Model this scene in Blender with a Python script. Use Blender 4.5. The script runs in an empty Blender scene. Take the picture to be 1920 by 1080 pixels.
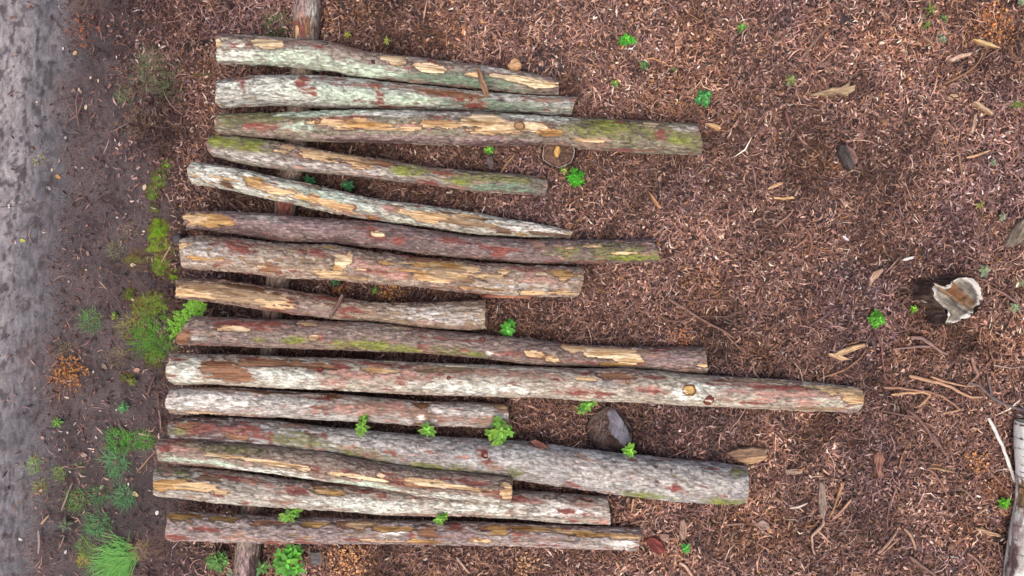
import bpy, math
import numpy as np
from mathutils import Vector

rng = np.random.default_rng(11)
SC = bpy.context.scene
COL = SC.collection
H = 5.0                       # camera height in metres
PPM = 300.0                   # photo pixels per metre at ground level

def lin(r, g, b):
    c = np.array([r, g, b], float) / 255.0
    return np.where(c <= 0.04045, c / 12.92, ((c + 0.055) / 1.055) ** 2.4)

def at(px, py, z=0.0):
    k = (H - z) / H / PPM
    return np.array([(px - 960) * k, (540 - py) * k, z])

# ------------------------------------------------------------------ noise
def _hash(ix, iy, iz, seed):
    h = (ix.astype(np.uint32) * np.uint32(374761393) + iy.astype(np.uint32) * np.uint32(668265263)
         + iz.astype(np.uint32) * np.uint32(2147483647) + np.uint32((seed * 974634749 + 12345) & 0xffffffff))
    h = (h ^ (h >> np.uint32(13))) * np.uint32(1274126177)
    h = (h ^ (h >> np.uint32(16))) * np.uint32(2246822519)
    h = h ^ (h >> np.uint32(15))
    return h.astype(np.float32) / np.float32(2147483648.0) - np.float32(1.0)

def vnoise(x, y, z, seed=0):
    x = np.asarray(x, np.float32); y = np.asarray(y, np.float32); z = np.asarray(z, np.float32)
    x, y, z = np.broadcast_arrays(x, y, z)
    fx, fy, fz = np.floor(x), np.floor(y), np.floor(z)
    ix, iy, iz = fx.astype(np.int64), fy.astype(np.int64), fz.astype(np.int64)
    u, v, w = x - fx, y - fy, z - fz
    u = u * u * (3 - 2 * u); v = v * v * (3 - 2 * v); w = w * w * (3 - 2 * w)
    r = 0
    for dx in (0, 1):
        for dy in (0, 1):
            for dz in (0, 1):
                wt = (u if dx else 1 - u) * (v if dy else 1 - v) * (w if dz else 1 - w)
                r = r + wt * _hash((ix + dx) & 0xffffffff, (iy + dy) & 0xffffffff, (iz + dz) & 0xffffffff, seed)
    return r

def fbm(x, y, z, octv=4, seed=0, gain=0.5):
    a, t, r = 1.0, 0.0, 0
    f = 1.0
    for o in range(octv):
        r = r + a * vnoise(x * f, y * f, z * f, seed + o * 17)
        t += a; a *= gain; f *= 2.03
    return r / t * 1.6

def sstep(a, b, x):
    t = np.clip((x - a) / (b - a), 0, 1)
    return t * t * (3 - 2 * t)

def mixc(c, d, m):
    return c + (d - c) * m[..., None]

# ------------------------------------------------------------------ scene helpers
def tag(o, label, cat, group=None, kind=None):
    if label: o['label'] = label
    if cat: o['category'] = cat
    if group: o['group'] = group
    if kind: o['kind'] = kind
    return o

def empty(name, loc, label, cat, group=None):
    o = bpy.data.objects.new(name, None)
    COL.objects.link(o); o.location = loc; o.empty_display_size = 0.05
    return tag(o, label, cat, group)

def mesh_np(name, v, faces, col, mat, parent=None, smooth=True):
    """v (N,3) world coords, faces (M,k) int array, col (N,3) linear albedo."""
    v = np.asarray(v, np.float32).reshape(-1, 3)
    faces = np.asarray(faces, np.int32)
    me = bpy.data.meshes.new(name)
    off = np.zeros(3, np.float32)
    if parent is not None:
        p, q = np.zeros(3), parent
        while q is not None:
            p += np.array(q.location); q = q.parent
        off = p.astype(np.float32)
        v = v - off
    m, k = faces.shape
    me.vertices.add(len(v)); me.vertices.foreach_set('co', v.ravel())
    me.loops.add(m * k); me.loops.foreach_set('vertex_index', faces.ravel())
    me.polygons.add(m)
    me.polygons.foreach_set('loop_start', np.arange(0, m * k, k, dtype=np.int32))
    me.polygons.foreach_set('loop_total', np.full(m, k, np.int32))
    me.polygons.foreach_set('use_smooth', np.full(m, bool(smooth)))
    me.update(calc_edges=True)
    if col is not None:
        a = me.color_attributes.new('col', 'FLOAT_COLOR', 'POINT')
        c = np.ones((len(v), 4), np.float32)
        c[:, :3] = np.clip(np.broadcast_to(np.asarray(col, np.float32).reshape(-1, 3), (len(v), 3)), 0.004, 0.9)
        a.data.foreach_set('color', c.ravel())
    me.materials.append(mat)
    o = bpy.data.objects.new(name, me)
    COL.objects.link(o)
    if parent is not None: o.parent = parent
    return o

def grid_faces(n, m, wrap=False, flip=False):
    i = np.arange(n - 1)[:, None]
    j = np.arange(m if wrap else m - 1)[None, :]
    j2 = (j + 1) % m
    a = i * m + j; b = i * m + j2; c = (i + 1) * m + j2; d = (i + 1) * m + j
    a, b, c, d = np.broadcast_arrays(a, b, c, d)
    f = np.stack([a, d, c, b] if flip else [a, b, c, d], -1).reshape(-1, 4)
    return f

class Bag:
    """collects quads of many little pieces for one mesh"""
    def __init__(s): s.v = []; s.f = []; s.c = []; s.n = 0
    def add(s, v, f, c):
        v = np.asarray(v, float).reshape(-1, 3)
        s.v.append(v); s.f.append(np.asarray(f, int).reshape(-1, 4) + s.n)
        s.c.append(np.broadcast_to(np.asarray(c, float), v.shape)); s.n += len(v)
    def build(s, name, mat, parent=None, smooth=True):
        return mesh_np(name, np.concatenate(s.v), np.concatenate(s.f), np.concatenate(s.c), mat, parent, smooth)

# ------------------------------------------------------------------ materials
def attr_mat(name, rough=0.85, spec=0.3, nscale=300.0, namt=0.25, bump=0.3, bscale=None, trans=0.0, rough2=None, streak=None, samt=(0.5, 1.3), sw=(0.38, 0.62)):
    m = bpy.data.materials.new(name); m.use_nodes = True
    nt = m.node_tree; nd = nt.nodes; lk = nt.links
    p = nd['Principled BSDF']
    at_ = nd.new('ShaderNodeAttribute'); at_.attribute_name = 'col'
    tc = nd.new('ShaderNodeTexCoord')
    no = nd.new('ShaderNodeTexNoise'); no.inputs['Scale'].default_value = nscale
    no.inputs['Detail'].default_value = 3.0; no.inputs['Roughness'].default_value = 0.65
    lk.new(tc.outputs['Object'], no.inputs['Vector'])
    mr = nd.new('ShaderNodeMapRange')
    mr.inputs['From Min'].default_value = 0.3; mr.inputs['From Max'].default_value = 0.7
    mr.inputs['To Min'].default_value = 1 - namt; mr.inputs['To Max'].default_value = 1 + namt
    lk.new(no.outputs['Fac'], mr.inputs['Value'])
    vm = nd.new('ShaderNodeVectorMath'); vm.operation = 'SCALE'
    lk.new(at_.outputs['Color'], vm.inputs[0]); lk.new(mr.outputs['Result'], vm.inputs['Scale'])
    if streak:
        mp = nd.new('ShaderNodeMapping'); mp.inputs['Scale'].default_value = streak
        wn = nd.new('ShaderNodeTexNoise'); wn.inputs['Scale'].default_value = 30.0; wn.inputs['Detail'].default_value = 2.0
        lk.new(tc.outputs['Object'], wn.inputs['Vector'])
        wa = nd.new('ShaderNodeVectorMath'); wa.operation = 'MULTIPLY_ADD'; wa.inputs[1].default_value = (0.012, 0.012, 0.012)
        lk.new(wn.outputs['Color'], wa.inputs[0]); lk.new(tc.outputs['Object'], wa.inputs[2])
        lk.new(wa.outputs['Vector'], mp.inputs['Vector'])
        sn = nd.new('ShaderNodeTexNoise'); sn.inputs['Scale'].default_value = 1.0; sn.inputs['Detail'].default_value = 4.0; sn.inputs['Roughness'].default_value = 0.62
        lk.new(mp.outputs['Vector'], sn.inputs['Vector'])
        sr = nd.new('ShaderNodeMapRange'); sr.inputs['From Min'].default_value = sw[0]; sr.inputs['From Max'].default_value = sw[1]
        sr.inputs['To Min'].default_value = samt[0]; sr.inputs['To Max'].default_value = samt[1]
        lk.new(sn.outputs['Fac'], sr.inputs['Value'])
        v2 = nd.new('ShaderNodeVectorMath'); v2.operation = 'SCALE'
        lk.new(vm.outputs['Vector'], v2.inputs[0]); lk.new(sr.outputs['Result'], v2.inputs['Scale'])
        vm = v2
    lk.new(vm.outputs['Vector'], p.inputs['Base Color'])
    p.inputs['Roughness'].default_value = rough
    p.inputs['Specular IOR Level'].default_value = spec
    if rough2 is not None:
        m2 = nd.new('ShaderNodeMapRange')
        m2.inputs['From Min'].default_value = 0.35; m2.inputs['From Max'].default_value = 0.65
        m2.inputs['To Min'].default_value = rough; m2.inputs['To Max'].default_value = rough2
        n2 = nd.new('ShaderNodeTexNoise'); n2.inputs['Scale'].default_value = 6.0; n2.inputs['Detail'].default_value = 5.0
        lk.new(tc.outputs['Object'], n2.inputs['Vector'])
        lk.new(n2.outputs['Fac'], m2.inputs['Value']); lk.new(m2.outputs['Result'], p.inputs['Roughness'])
    if bump:
        bn = nd.new('ShaderNodeTexNoise'); bn.inputs['Scale'].default_value = bscale or nscale
        bn.inputs['Detail'].default_value = 4.0
        lk.new(tc.outputs['Object'], bn.inputs['Vector'])
        b = nd.new('ShaderNodeBump'); b.inputs['Strength'].default_value = bump; b.inputs['Distance'].default_value = 0.004
        lk.new(bn.outputs['Fac'], b.inputs['Height']); lk.new(b.outputs['Normal'], p.inputs['Normal'])
    if trans:
        tr = nd.new('ShaderNodeBsdfTranslucent'); lk.new(vm.outputs['Vector'], tr.inputs['Color'])
        mx = nd.new('ShaderNodeMixShader'); mx.inputs[0].default_value = trans
        lk.new(p.outputs[0], mx.inputs[1]); lk.new(tr.outputs[0], mx.inputs[2])
        lk.new(mx.outputs[0], nd['Material Output'].inputs['Surface'])
    return m

M_GROUND = attr_mat('damp_soil', 0.7, 0.4, 110, 0.55, 1.0, 90)
M_TRACK = attr_mat('wet_mud', 0.5, 0.35, 70, 0.22, 0.9, 80, rough2=0.8, streak=(34, 12, 20), samt=(0.66, 1.18))
M_CHIP = attr_mat('bark_chips', 0.75, 0.18, 700, 0.3, 0.0)
M_BARK = attr_mat('tree_bark', 0.75, 0.3, 260, 0.22, 0.7, 220, streak=(24, 92, 92), samt=(0.58, 1.42), sw=(0.36, 0.66))
M_BARK_UP = attr_mat('tree_bark_upright', 0.75, 0.3, 260, 0.22, 0.7, 220, streak=(92, 24, 92), samt=(0.5, 1.45))
M_BIRCH = attr_mat('birch_bark', 0.6, 0.3, 160, 0.08, 0.3, 220, streak=(20, 150, 60), samt=(0.86, 1.06))
M_CORE = attr_mat('stripped_wood', 0.7, 0.3, 320, 0.12, 0.3, 260, streak=(7, 130, 130), samt=(0.68, 1.26))
M_CORE_UP = attr_mat('stripped_wood_upright', 0.7, 0.3, 320, 0.12, 0.3, 260, streak=(150, 7, 150), samt=(0.58, 1.2))
M_WOOD = attr_mat('bare_wood', 0.7, 0.3, 320, 0.15, 0.3, 260)
M_SPLIT = attr_mat('split_wood', 0.75, 0.25, 320, 0.2, 0.5, 200, streak=(10, 170, 170), samt=(0.45, 1.25), sw=(0.36, 0.64))
M_LEAF = attr_mat('green_leaf', 0.5, 0.4, 200, 0.18, 0.15, 150, trans=0.3)
M_GRASS = attr_mat('grass_blade', 0.55, 0.35, 150, 0.2, 0.0, trans=0.25)
M_MOSS = attr_mat('soft_moss', 0.95, 0.1, 400, 0.4, 0.8, 300)
M_DRY = attr_mat('dry_leaf', 0.6, 0.35, 250, 0.2, 0.2, 200, trans=0.1)
M_DARK = attr_mat('wet_dark_wood', 0.5, 0.4, 260, 0.3, 0.6, 200)

# ------------------------------------------------------------------ ground
def edge_x(y):
    return -2.90 + 0.076 * np.clip(y, -3, 3) + 0.05 * fbm(y * 1.3, y * 0 + 3.1, y * 0, 3, 5)

def gh(x, y):
    x = np.asarray(x, float); y = np.asarray(y, float); z0 = np.zeros_like(x)
    h = 0.018 * fbm(x * 1.1, y * 1.1, z0, 3, 1) + 0.006 * fbm(x * 7, y * 7, z0, 3, 2)
    mul = sstep(-2.4, -1.8, x)
    h = h + mul * (0.008 * fbm(x * 16, y * 16, z0, 3, 3))
    t = sstep(0.05, -0.3, x - edge_x(y))
    h = h - t * 0.012 + t * (0.010 * fbm(x * 12, y * 4, z0, 4, 9)) + t * (-0.012 * np.exp(-((x + 2.98) / 0.05) ** 2) + 0.004 * fbm(x * 30, y * 9, z0, 3, 8))
    return h

# bare spots, some damp soil, some shade painted by topmost log and pale stump: (photo x, y, radius, darkness)
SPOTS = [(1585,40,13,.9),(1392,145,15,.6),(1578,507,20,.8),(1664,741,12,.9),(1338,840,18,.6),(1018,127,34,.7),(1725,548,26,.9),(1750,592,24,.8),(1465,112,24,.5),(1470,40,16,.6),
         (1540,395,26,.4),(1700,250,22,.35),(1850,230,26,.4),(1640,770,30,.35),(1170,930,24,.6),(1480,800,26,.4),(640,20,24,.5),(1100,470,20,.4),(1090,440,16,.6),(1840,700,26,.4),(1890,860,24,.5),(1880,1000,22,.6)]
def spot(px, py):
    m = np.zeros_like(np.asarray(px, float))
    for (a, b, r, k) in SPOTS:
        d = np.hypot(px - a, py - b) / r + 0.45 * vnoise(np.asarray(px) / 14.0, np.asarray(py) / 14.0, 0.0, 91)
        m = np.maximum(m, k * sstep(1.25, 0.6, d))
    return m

def ground_col(x, y):
    z0 = np.zeros_like(x)
    n1 = fbm(x * 1.6, y * 1.6, z0, 4, 21); n2 = fbm(x * 8, y * 8, z0, 4, 22); n3 = fbm(x * 40, y * 30, z0, 3, 23)
    e = edge_x(y)
    soil = mixc(np.broadcast_to(lin(56, 45, 46), x.shape + (3,)), lin(84, 71, 72), sstep(-0.6, 0.7, n1 * 0.6 + n2 * 0.7 + n3 * 0.5))
    soil = mixc(soil, lin(82, 58, 52), sstep(0.1, 0.8, fbm(x * 2.3, y * 2.3, z0, 3, 31) + 0.45 * sstep(0.6, 1.2, y)) * 0.8)
    mulch = mixc(np.broadcast_to(lin(44, 31, 28), x.shape + (3,)), lin(70, 49, 42), sstep(-0.5, 0.6, n2 + 0.4 * n3))
    mulch = mixc(mulch, lin(98, 72, 62) * (1 + 0.5 * n3)[..., None], sstep(3.8, 5.2, np.maximum(np.abs(x), np.abs(y) + 1.5)))
    c = mixc(soil, mulch, sstep(-2.35, -1.95, x + 0.12 * n1 + 0.08 * n2 + 0.10 * sstep(0.3, 1.5, y)))
    mudd = mixc(np.broadcast_to(lin(92, 88, 92), x.shape + (3,)), lin(114, 109, 113), sstep(-0.5, 0.5, n2 + 0.6 * n3))
    c = mixc(c, mudd, sstep(0.16, -0.14, x - e + 0.10 * n2 + 0.06 * n1 + 0.06 * n3))
    pale = mixc(np.broadcast_to(lin(132, 125, 127), x.shape + (3,)), lin(154, 146, 146), sstep(-0.4, 0.6, n2))
    pm = sstep(-0.16, -0.30, x - e + 0.05 * n2 + 0.04 * n3) * sstep(-2.6, 1.6, y + 0.5 * n1)
    c = mixc(c, pale, pm * 0.95)
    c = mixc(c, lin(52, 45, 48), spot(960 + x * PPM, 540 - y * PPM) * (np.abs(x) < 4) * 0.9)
    track = sstep(0.05, -0.05, x - e)
    marks = np.maximum(sstep(0.32, 0.5, fbm(x * 34, y * 20, z0, 3, 41)), sstep(0.86, 0.97, 1 - np.abs(fbm(x * 9, y * 7, z0, 3, 42))) * sstep(0.0, 0.4, n2)) * track
    c = mixc(c, lin(66, 59, 62), marks * 0.8)
    return c

def stretch_axis(lo, hi, step, far):
    core = np.arange(lo, hi, step)
    g, s, x = [], step, hi
    while x < far:
        s *= 1.22; x += s; g.append(x)
    g = np.array(g)
    return np.concatenate([(lo - (g - hi))[::-1], core, g])

gx = stretch_axis(-3.9, 3.9, 0.0125, 90.0); gy = stretch_axis(-2.4, 2.4, 0.0125, 90.0)
X, Y = np.meshgrid(gx, gy, indexing='ij')
Z = gh(X, Y)
g = mesh_np('ground', np.stack([X, Y, Z], -1), grid_faces(len(gx), len(gy), flip=True), ground_col(X, Y).reshape(-1, 3), M_GROUND)
tag(g, 'dark brown forest soil under the bark litter', 'ground', kind='structure')

# dirt track along the left side of the frame, its ragged edge dipping under the soil
tx = np.concatenate([np.linspace(-5.6, -3.5, 22), np.arange(-3.48, -2.5, 0.0125)])
X, Y = np.meshgrid(tx, gy, indexing='ij')
d = X - edge_x(Y) - 0.03 * fbm(X * 9, Y * 9, X * 0, 3, 51) - 0.015 * fbm(X * 40, Y * 40, X * 0, 2, 52)
Z = gh(X, Y) + 0.004 - 0.02 * sstep(-0.03, 0.03, d) - 0.03 * sstep(-5.4, -5.6, X)
g = mesh_np('dirt_track', np.stack([X, Y, Z], -1), grid_faces(len(tx), len(gy), flip=True), ground_col(X, Y).reshape(-1, 3), M_TRACK)
tag(g, 'smooth wet grey mud of the vehicle track', 'track', kind='structure')

# ------------------------------------------------------------------ logs
NA = 84
TAN = dict(W=(218, 184, 141), Y=(190, 150, 96), T=(160, 134, 106), O=(148, 108, 82), C=(236, 210, 170), K=(120, 94, 76))
SKIN = dict(R=(118, 68, 60), P=(160, 122, 110), B=(138, 108, 94), L=(196, 196, 184), N=(170, 182, 162), M=(116, 121, 54),
            V=(108, 106, 66), D=(84, 64, 64), G=(168, 160, 152), S=(215, 205, 195), E=(104, 120, 100), U=(140, 118, 116))
CUT = dict(log=0)

def smooth1(a, k):
    p = np.pad(a, k, mode='edge'); w = np.hanning(2 * k + 3)[1:-1]; w /= w.sum()
    return np.convolve(p, w, 'valid')

def build_log(label, pts, base, base2, patches, vert=False, ends=(0.0, 0.0), zb=None, relief=1.0, rr=(0.0, 0.0),
              knots=(), slant=(0, 0), group='felled logs laid side by side', seed=1, name='log', fis=1.0, fcol=(66, 56, 52), lname=None):
    """pts: (u, lo, hi) outline in photo pixels along the log; patches: (kind, cx, cy, hx, hy) marks on its skin."""
    pts = np.array(pts, float)
    u0, u1 = pts[0, 0], pts[-1, 0]
    n = int((u1 - u0) / 2.0)
    U = np.linspace(u0, u1, n)
    k = max(3, n // 28)
    lo = smooth1(np.interp(U, pts[:, 0], pts[:, 1]), k); hi = smooth1(np.interp(U, pts[:, 0], pts[:, 2]), k)
    wc, hw = (lo + hi) / 2, (hi - lo) / 2
    if zb is None: zb = (520, 0.13, u1, -0.01)
    zbot = np.interp(U, [zb[0], zb[2]], [zb[1], zb[3]])
    sl = (zb[3] - zb[1]) / (zb[2] - zb[0])
    zbot = np.where(U < zb[0], zb[1] + sl * (U - zb[0]), zbot)
    R = hw / PPM * (H - zbot) / H; 
    for _ in range(3): R = hw / PPM * (H - zbot - R) / H
    z = zbot + R
    kk = (H - z) / H / PPM; kt = (H - z - R * 0.8) / H / PPM
    if not vert:
        A = np.stack([(U - 960) * kt, (540 - wc) * kk, z], -1); side = np.array([0, -1.0, 0]); tang = np.array([1.0, 0, 0])
    else:
        A = np.stack([(wc - 960) * kk, (540 - U) * kt, z], -1); side = np.array([1.0, 0, 0]); tang = np.array([0, -1.0, 0])
    up = np.array([0, 0, 1.0])
    th = np.linspace(-np.pi, np.pi, NA, endpoint=False)
    TH = np.broadcast_to(th, (n, NA)); UU = np.broadcast_to(U[:, None], (n, NA))
    s = np.concatenate([[0], np.cumsum(np.linalg.norm(np.diff(A, axis=0), axis=1))])
    SS = np.broadcast_to(s[:, None], (n, NA)); RR = np.broadcast_to(R[:, None], (n, NA))
    c2 = RR * np.sin(TH) + seed * 3.7; c3 = RR * np.cos(TH) + seed * 1.3
    nz = lambda a, b, o=3, sd=0: fbm(SS * a + seed * 11.1, c2 * b, c3 * b, o, seed * 31 + sd)
    lump = 1 + 0.05 * nz(4, 9, 3, 1)
    # colour fields
    warp = 0.36 * nz(28, 60, 3, 2) + 0.30 * nz(9, 26, 3, 3)
    streak = nz(9, 95, 3, 21)
    big = nz(5, 16, 4, 4); mid = nz(22, 50, 3, 5); fine = nz(70, 190, 3, 6)
    wob = 0.5 * nz(26, 20, 2, 17)
    rid = 1 - np.abs(nz(11, 46, 2, 7) + 0.45 * wob) * 4.2
    rid2 = 1 - np.abs(nz(30, 100, 2, 8) + 0.4 * wob) * 3.4
    fiss = np.clip(np.clip(rid, 0, 1) * 0.9 + np.clip(rid2, 0, 1) * 0.6, 0, 1) * fis
    colr = mixc(np.broadcast_to(lin(*base), (n, NA, 3)), lin(*base2), sstep(-0.45, 0.45, big + 0.5 * mid))
    colr = mixc(colr, colr * 1.45, sstep(0.15, 0.7, fine + 0.3 * mid) * 0.32)
    colr = mixc(colr, lin(206, 198, 184), sstep(0.42, 0.62, nz(45, 110, 3, 9)) * 0.28)
    woodc = np.broadcast_to(lin(*TAN['T']), (n, NA, 3)).copy()
    Wm = np.zeros((n, NA)); rim = np.zeros((n, NA)); thin = np.zeros((n, NA)); soft = np.zeros((n, NA)); fz = np.ones((n, NA))
    def wrapd(a): return (a + np.pi) % (2 * np.pi) - np.pi
    skin = []
    def field(cx, cy, hx, hy):
        if vert: cx, cy, hx, hy = cy, cx, hy, hx
        w0 = np.interp(cx, U, wc); h0 = max(np.interp(cx, U, hw), 4)
        # the patch keeps its height in degrees round the trunk
        v = np.clip((cy - w0) / h0, -0.97, 0.97)
        t0 = math.asin(v); ht = max(hy / h0 / max(math.cos(t0), 0.45), 0.12)
        return np.sqrt(((UU - cx) / hx) ** 2 + (wrapd(TH - t0) / ht) ** 2)
    for pk in patches:
        kd, cx, cy, hx, hy = pk
        d = field(cx, cy, hx, hy)
        d = d + warp * (0.55 if kd == 'C' else 0.9 if kd in TAN else 1.2) + (0.45 * streak if kd in 'RPBD' else (0.12 if kd == 'C' else 0.42) * streak)
        skin.append((kd, d))
    if rr[0]:
        f = nz(7, 30, 4, 10); skin.insert(0, ('R', 1.0 + (0.62 - f - rr[0]) * 3)); 
        f = nz(9, 36, 4, 11); skin.insert(0, ('P', 1.0 + (0.66 - f - rr[0]) * 3))
        f = nz(6, 22, 4, 16); skin.insert(0, ('B', 1.0 + (0.60 - f - rr[0]) * 3))
    if rr[1]:
        f = nz(5, 26, 4, 12); skin.append(('W', 1.0 + (0.66 - f - rr[1]) * 3))
        f = nz(6, 30, 4, 13); skin.append(('Y', 1.0 + (0.70 - f - rr[1]) * 3))
    grain = nz(3.5, 210, 3, 14)
    for kd, d in skin:
        if kd in TAN:
            m = sstep(1.06, 0.94, d)
            tone = mixc(np.broadcast_to(lin(*TAN[kd]), (n, NA, 3)), lin(*TAN[kd]) * np.array([0.62, 0.52, 0.42]), sstep(0.0, 0.6, nz(6, 50, 3, 15)))
            woodc = mixc(woodc, tone, sstep(1.25, 1.1, d))
            Wm = np.maximum(Wm, m); rim = np.maximum(rim, sstep(1.42, 1.05, d))
        else:
            wide = kd in 'MNLVEUG'
            m = sstep(1.25, 0.55, d) if wide else sstep(1.15, 0.80, d) * (0.30 + 0.70 * sstep(-0.45, 0.10, streak + 0.5 * mid + 0.3 * fine + 0.35 * (1 - np.clip(d, 0, 1))))
            c = lin(*SKIN[kd])
            tone = mixc(np.broadcast_to(c, (n, NA, 3)), c * (1.35 if wide else 1.3), sstep(-0.2, 0.6, fine + 0.5 * mid))
            tone = mixc(tone, c * 0.62, sstep(-0.1, -0.7, mid) * 0.7)
            if kd in 'RP': tone = mixc(tone, lin(176, 140, 120), sstep(0.35, 0.75, nz(14, 80, 3, 22)) * 0.6)
            if wide:
                m = m * (0.62 + 0.38 * sstep(-0.4, 0.3, mid + fine * 0.6))
            colr = mixc(colr, tone, m)
            if kd in 'RPB': thin = np.maximum(thin, m); fz = fz * (1 - 0.65 * m)
            if kd in 'MNE': soft = np.maximum(soft, m); fz = fz * (1 - 0.45 * m)
    colr = mixc(colr, lin(96, 58, 46), rim * 0.5 * sstep(-0.5, 0.2, mid + 0.3))
    F = fiss * fz
    colr = mixc(colr * 1.16, lin(*fcol), F * 0.8)
    edge = np.minimum((UU - u0), (u1 - UU))
    woodc = woodc * (1 - 0.42 * sstep(0.1, 0.65, grain))[..., None] * (1 + 0.16 * fine)[..., None]
    crack = np.clip(1 - np.abs(nz(2.2, 85, 2, 18)) * 9, 0, 1)
    woodc = mixc(woodc, lin(84, 58, 40), crack * 0.75)
    # surfaces
    core_r = RR * lump - 0.006 + 0.0012 * grain - 0.0025 * crack
    bark_r = RR * lump + relief * (-0.0055 * F + 0.0025 * mid + 0.0012 * fine) - 0.0032 * thin + soft * 0.002 * (1 + fine) - 0.016 * sstep(0.15, 0.9, Wm)
    bark_r = bark_r + 0.004 * np.clip(rim - Wm, 0, 1) * (1 - Wm)      # lifted lip round the peeled places
    # ends: ragged saw cut
    rag0 = np.exp(-(UU - u0) / 6.0) * (0.006 * np.sin(TH * 3 + seed) + 0.004 * nz(0.1, 60, 2, 19))
    rag1 = np.exp(-(u1 - UU) / 6.0) * (0.005 * np.sin(TH * 2 + seed * 2) + 0.004 * nz(0.1, 60, 2, 20))
    shift = rag0 + rag1 + np.sin(TH) * (slant[0] / PPM * np.clip(1 - (UU - u0) / 70, 0, 1) + (slant[1] or 5 * math.sin(seed * 2.4)) / PPM * np.clip(1 - (u1 - UU) / 70, 0, 1))
    def surf(rad, rnd):
        rad = rad * (1 - rnd * np.exp(-edge / 3.0))
        return (A[:, None, :] + rad[..., None] * (np.sin(TH)[..., None] * side + np.cos(TH)[..., None] * up) + shift[..., None] * tang)
    pb = surf(bark_r, 0.04); pc = surf(core_r, 0.0)
    root = empty(name, tuple(A[0]), label, lname or 'log', group)
    F4 = grid_faces(n, NA, wrap=True, flip=not vert)
    wf = Wm.reshape(-1)
    keep = (wf[F4] < 0.93).any(axis=1)
    Fk = F4[keep]
    used = np.zeros(n * NA, bool); used[Fk.ravel()] = True
    idx = np.cumsum(used) - 1
    mesh_np('bark', pb.reshape(-1, 3)[used], idx[Fk], colr.reshape(-1, 3)[used], M_BIRCH if name == 'birch_log' else M_BARK_UP if vert else M_BARK, root)
    if Wm.max() > 0.5:
        mesh_np('bare_wood', pc.reshape(-1, 3), F4, woodc.reshape(-1, 3), M_CORE_UP if vert else M_CORE, root)
    # sawn ends
    for i, sg in ((0, -1), (n - 1, 1)):
        ring = pb[i]; cen = ring.mean(axis=0)
        fr = np.array([1.0, 0.9, 0.75, 0.55, 0.35, 0.15, 0.02])
        v = cen + (ring[None] - cen) * fr[:, None, None] + tang * sg * (0.002 + 0.004 * (1 - fr[:, None, None]) ** 2)
        v[0] = ring
        base_c = lin(150, 120, 92) * (0.75 + 0.4 * rng.random()) if name != 'birch_log' else lin(214, 200, 176)
        cc = base_c * (0.85 + 0.25 * np.sin(fr * 26))[:, None, None] * (1 + 0.15 * fbm(v[..., 0] * 60, v[..., 1] * 60, v[..., 2] * 60, 2, 77))[..., None]
        cc[0] = lin(84, 62, 54)
        mesh_np('cut_end', v, grid_faces(len(fr), NA, wrap=True, flip=(sg > 0) == (not vert)), cc.reshape(-1, 3), M_WOOD, root)
    # knots: sawn or broken branch stubs
    for kn in knots:
        kx, ky, kr, kind = kn[:4]; el = kn[4] if len(kn) > 4 else 1.0
        uq, wq = (ky, kx) if vert else (kx, ky)
        i = int(np.clip((uq - u0) / 2.0, 2, n - 3))
        t0 = math.asin(np.clip((wq - wc[i]) / hw[i], -0.97, 0.97))
        j = int((t0 + np.pi) / (2 * np.pi) * NA) % NA
        nrm = math.sin(t0) * side + math.cos(t0) * up
        c0 = A[i] + nrm * (R[i] * lump[i, j] - 0.004)
        rad = 0.8 * kr / PPM; e1 = tang; e2 = np.cross(nrm, tang)
        a = np.linspace(0, 2 * np.pi, 28, endpoint=False)
        prof = [(1.30, -0.006), (1.12, 0.001), (0.98, 0.006), (0.88, 0.006), (0.80, 0.003), (0.5, 0.003), (0.2, 0.002), (0.02, 0.0)]
        wob = 1 + 0.14 * vnoise(np.cos(a) * 1.6 + kx, np.sin(a) * 1.6 + ky, a * 0, 5) + 0.05 * vnoise(np.cos(a) * 5 + kx, np.sin(a) * 5, a * 0, 6)
        V, Cc = [], []
        rimc = dict(Y=lin(120, 84, 52), R=lin(92, 46, 40), D=lin(60, 48, 44), T=lin(120, 92, 70))[kind]
        inc = dict(Y=lin(198, 160, 98), R=lin(120, 58, 44), D=lin(78, 60, 54), T=lin(168, 130, 96))[kind]
        for q, (pr, ph) in enumerate(prof):
            rad_q = rad * pr * wob
            V.append(c0 + (np.cos(a) * rad_q * el)[:, None] * e1 + (np.sin(a) * rad_q)[:, None] * e2 + nrm * (ph + 0.001 * vnoise(a * 3, a * 0 + q, a * 0, 9)[:, None]))
            cc = (rimc if q < 4 else inc * (0.75 + 0.25 * (q % 2)))
            Cc.append(np.broadcast_to(cc, (28, 3)) * (1 + 0.3 * vnoise(np.cos(a) * 3, np.sin(a) * 3 + q, a * 0 + kx, 8))[:, None])
        mesh_np('knot', np.array(V), grid_faces(len(prof), 28, wrap=True, flip=False), np.array(Cc).reshape(-1, 3), M_WOOD, root)
    return root
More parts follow.
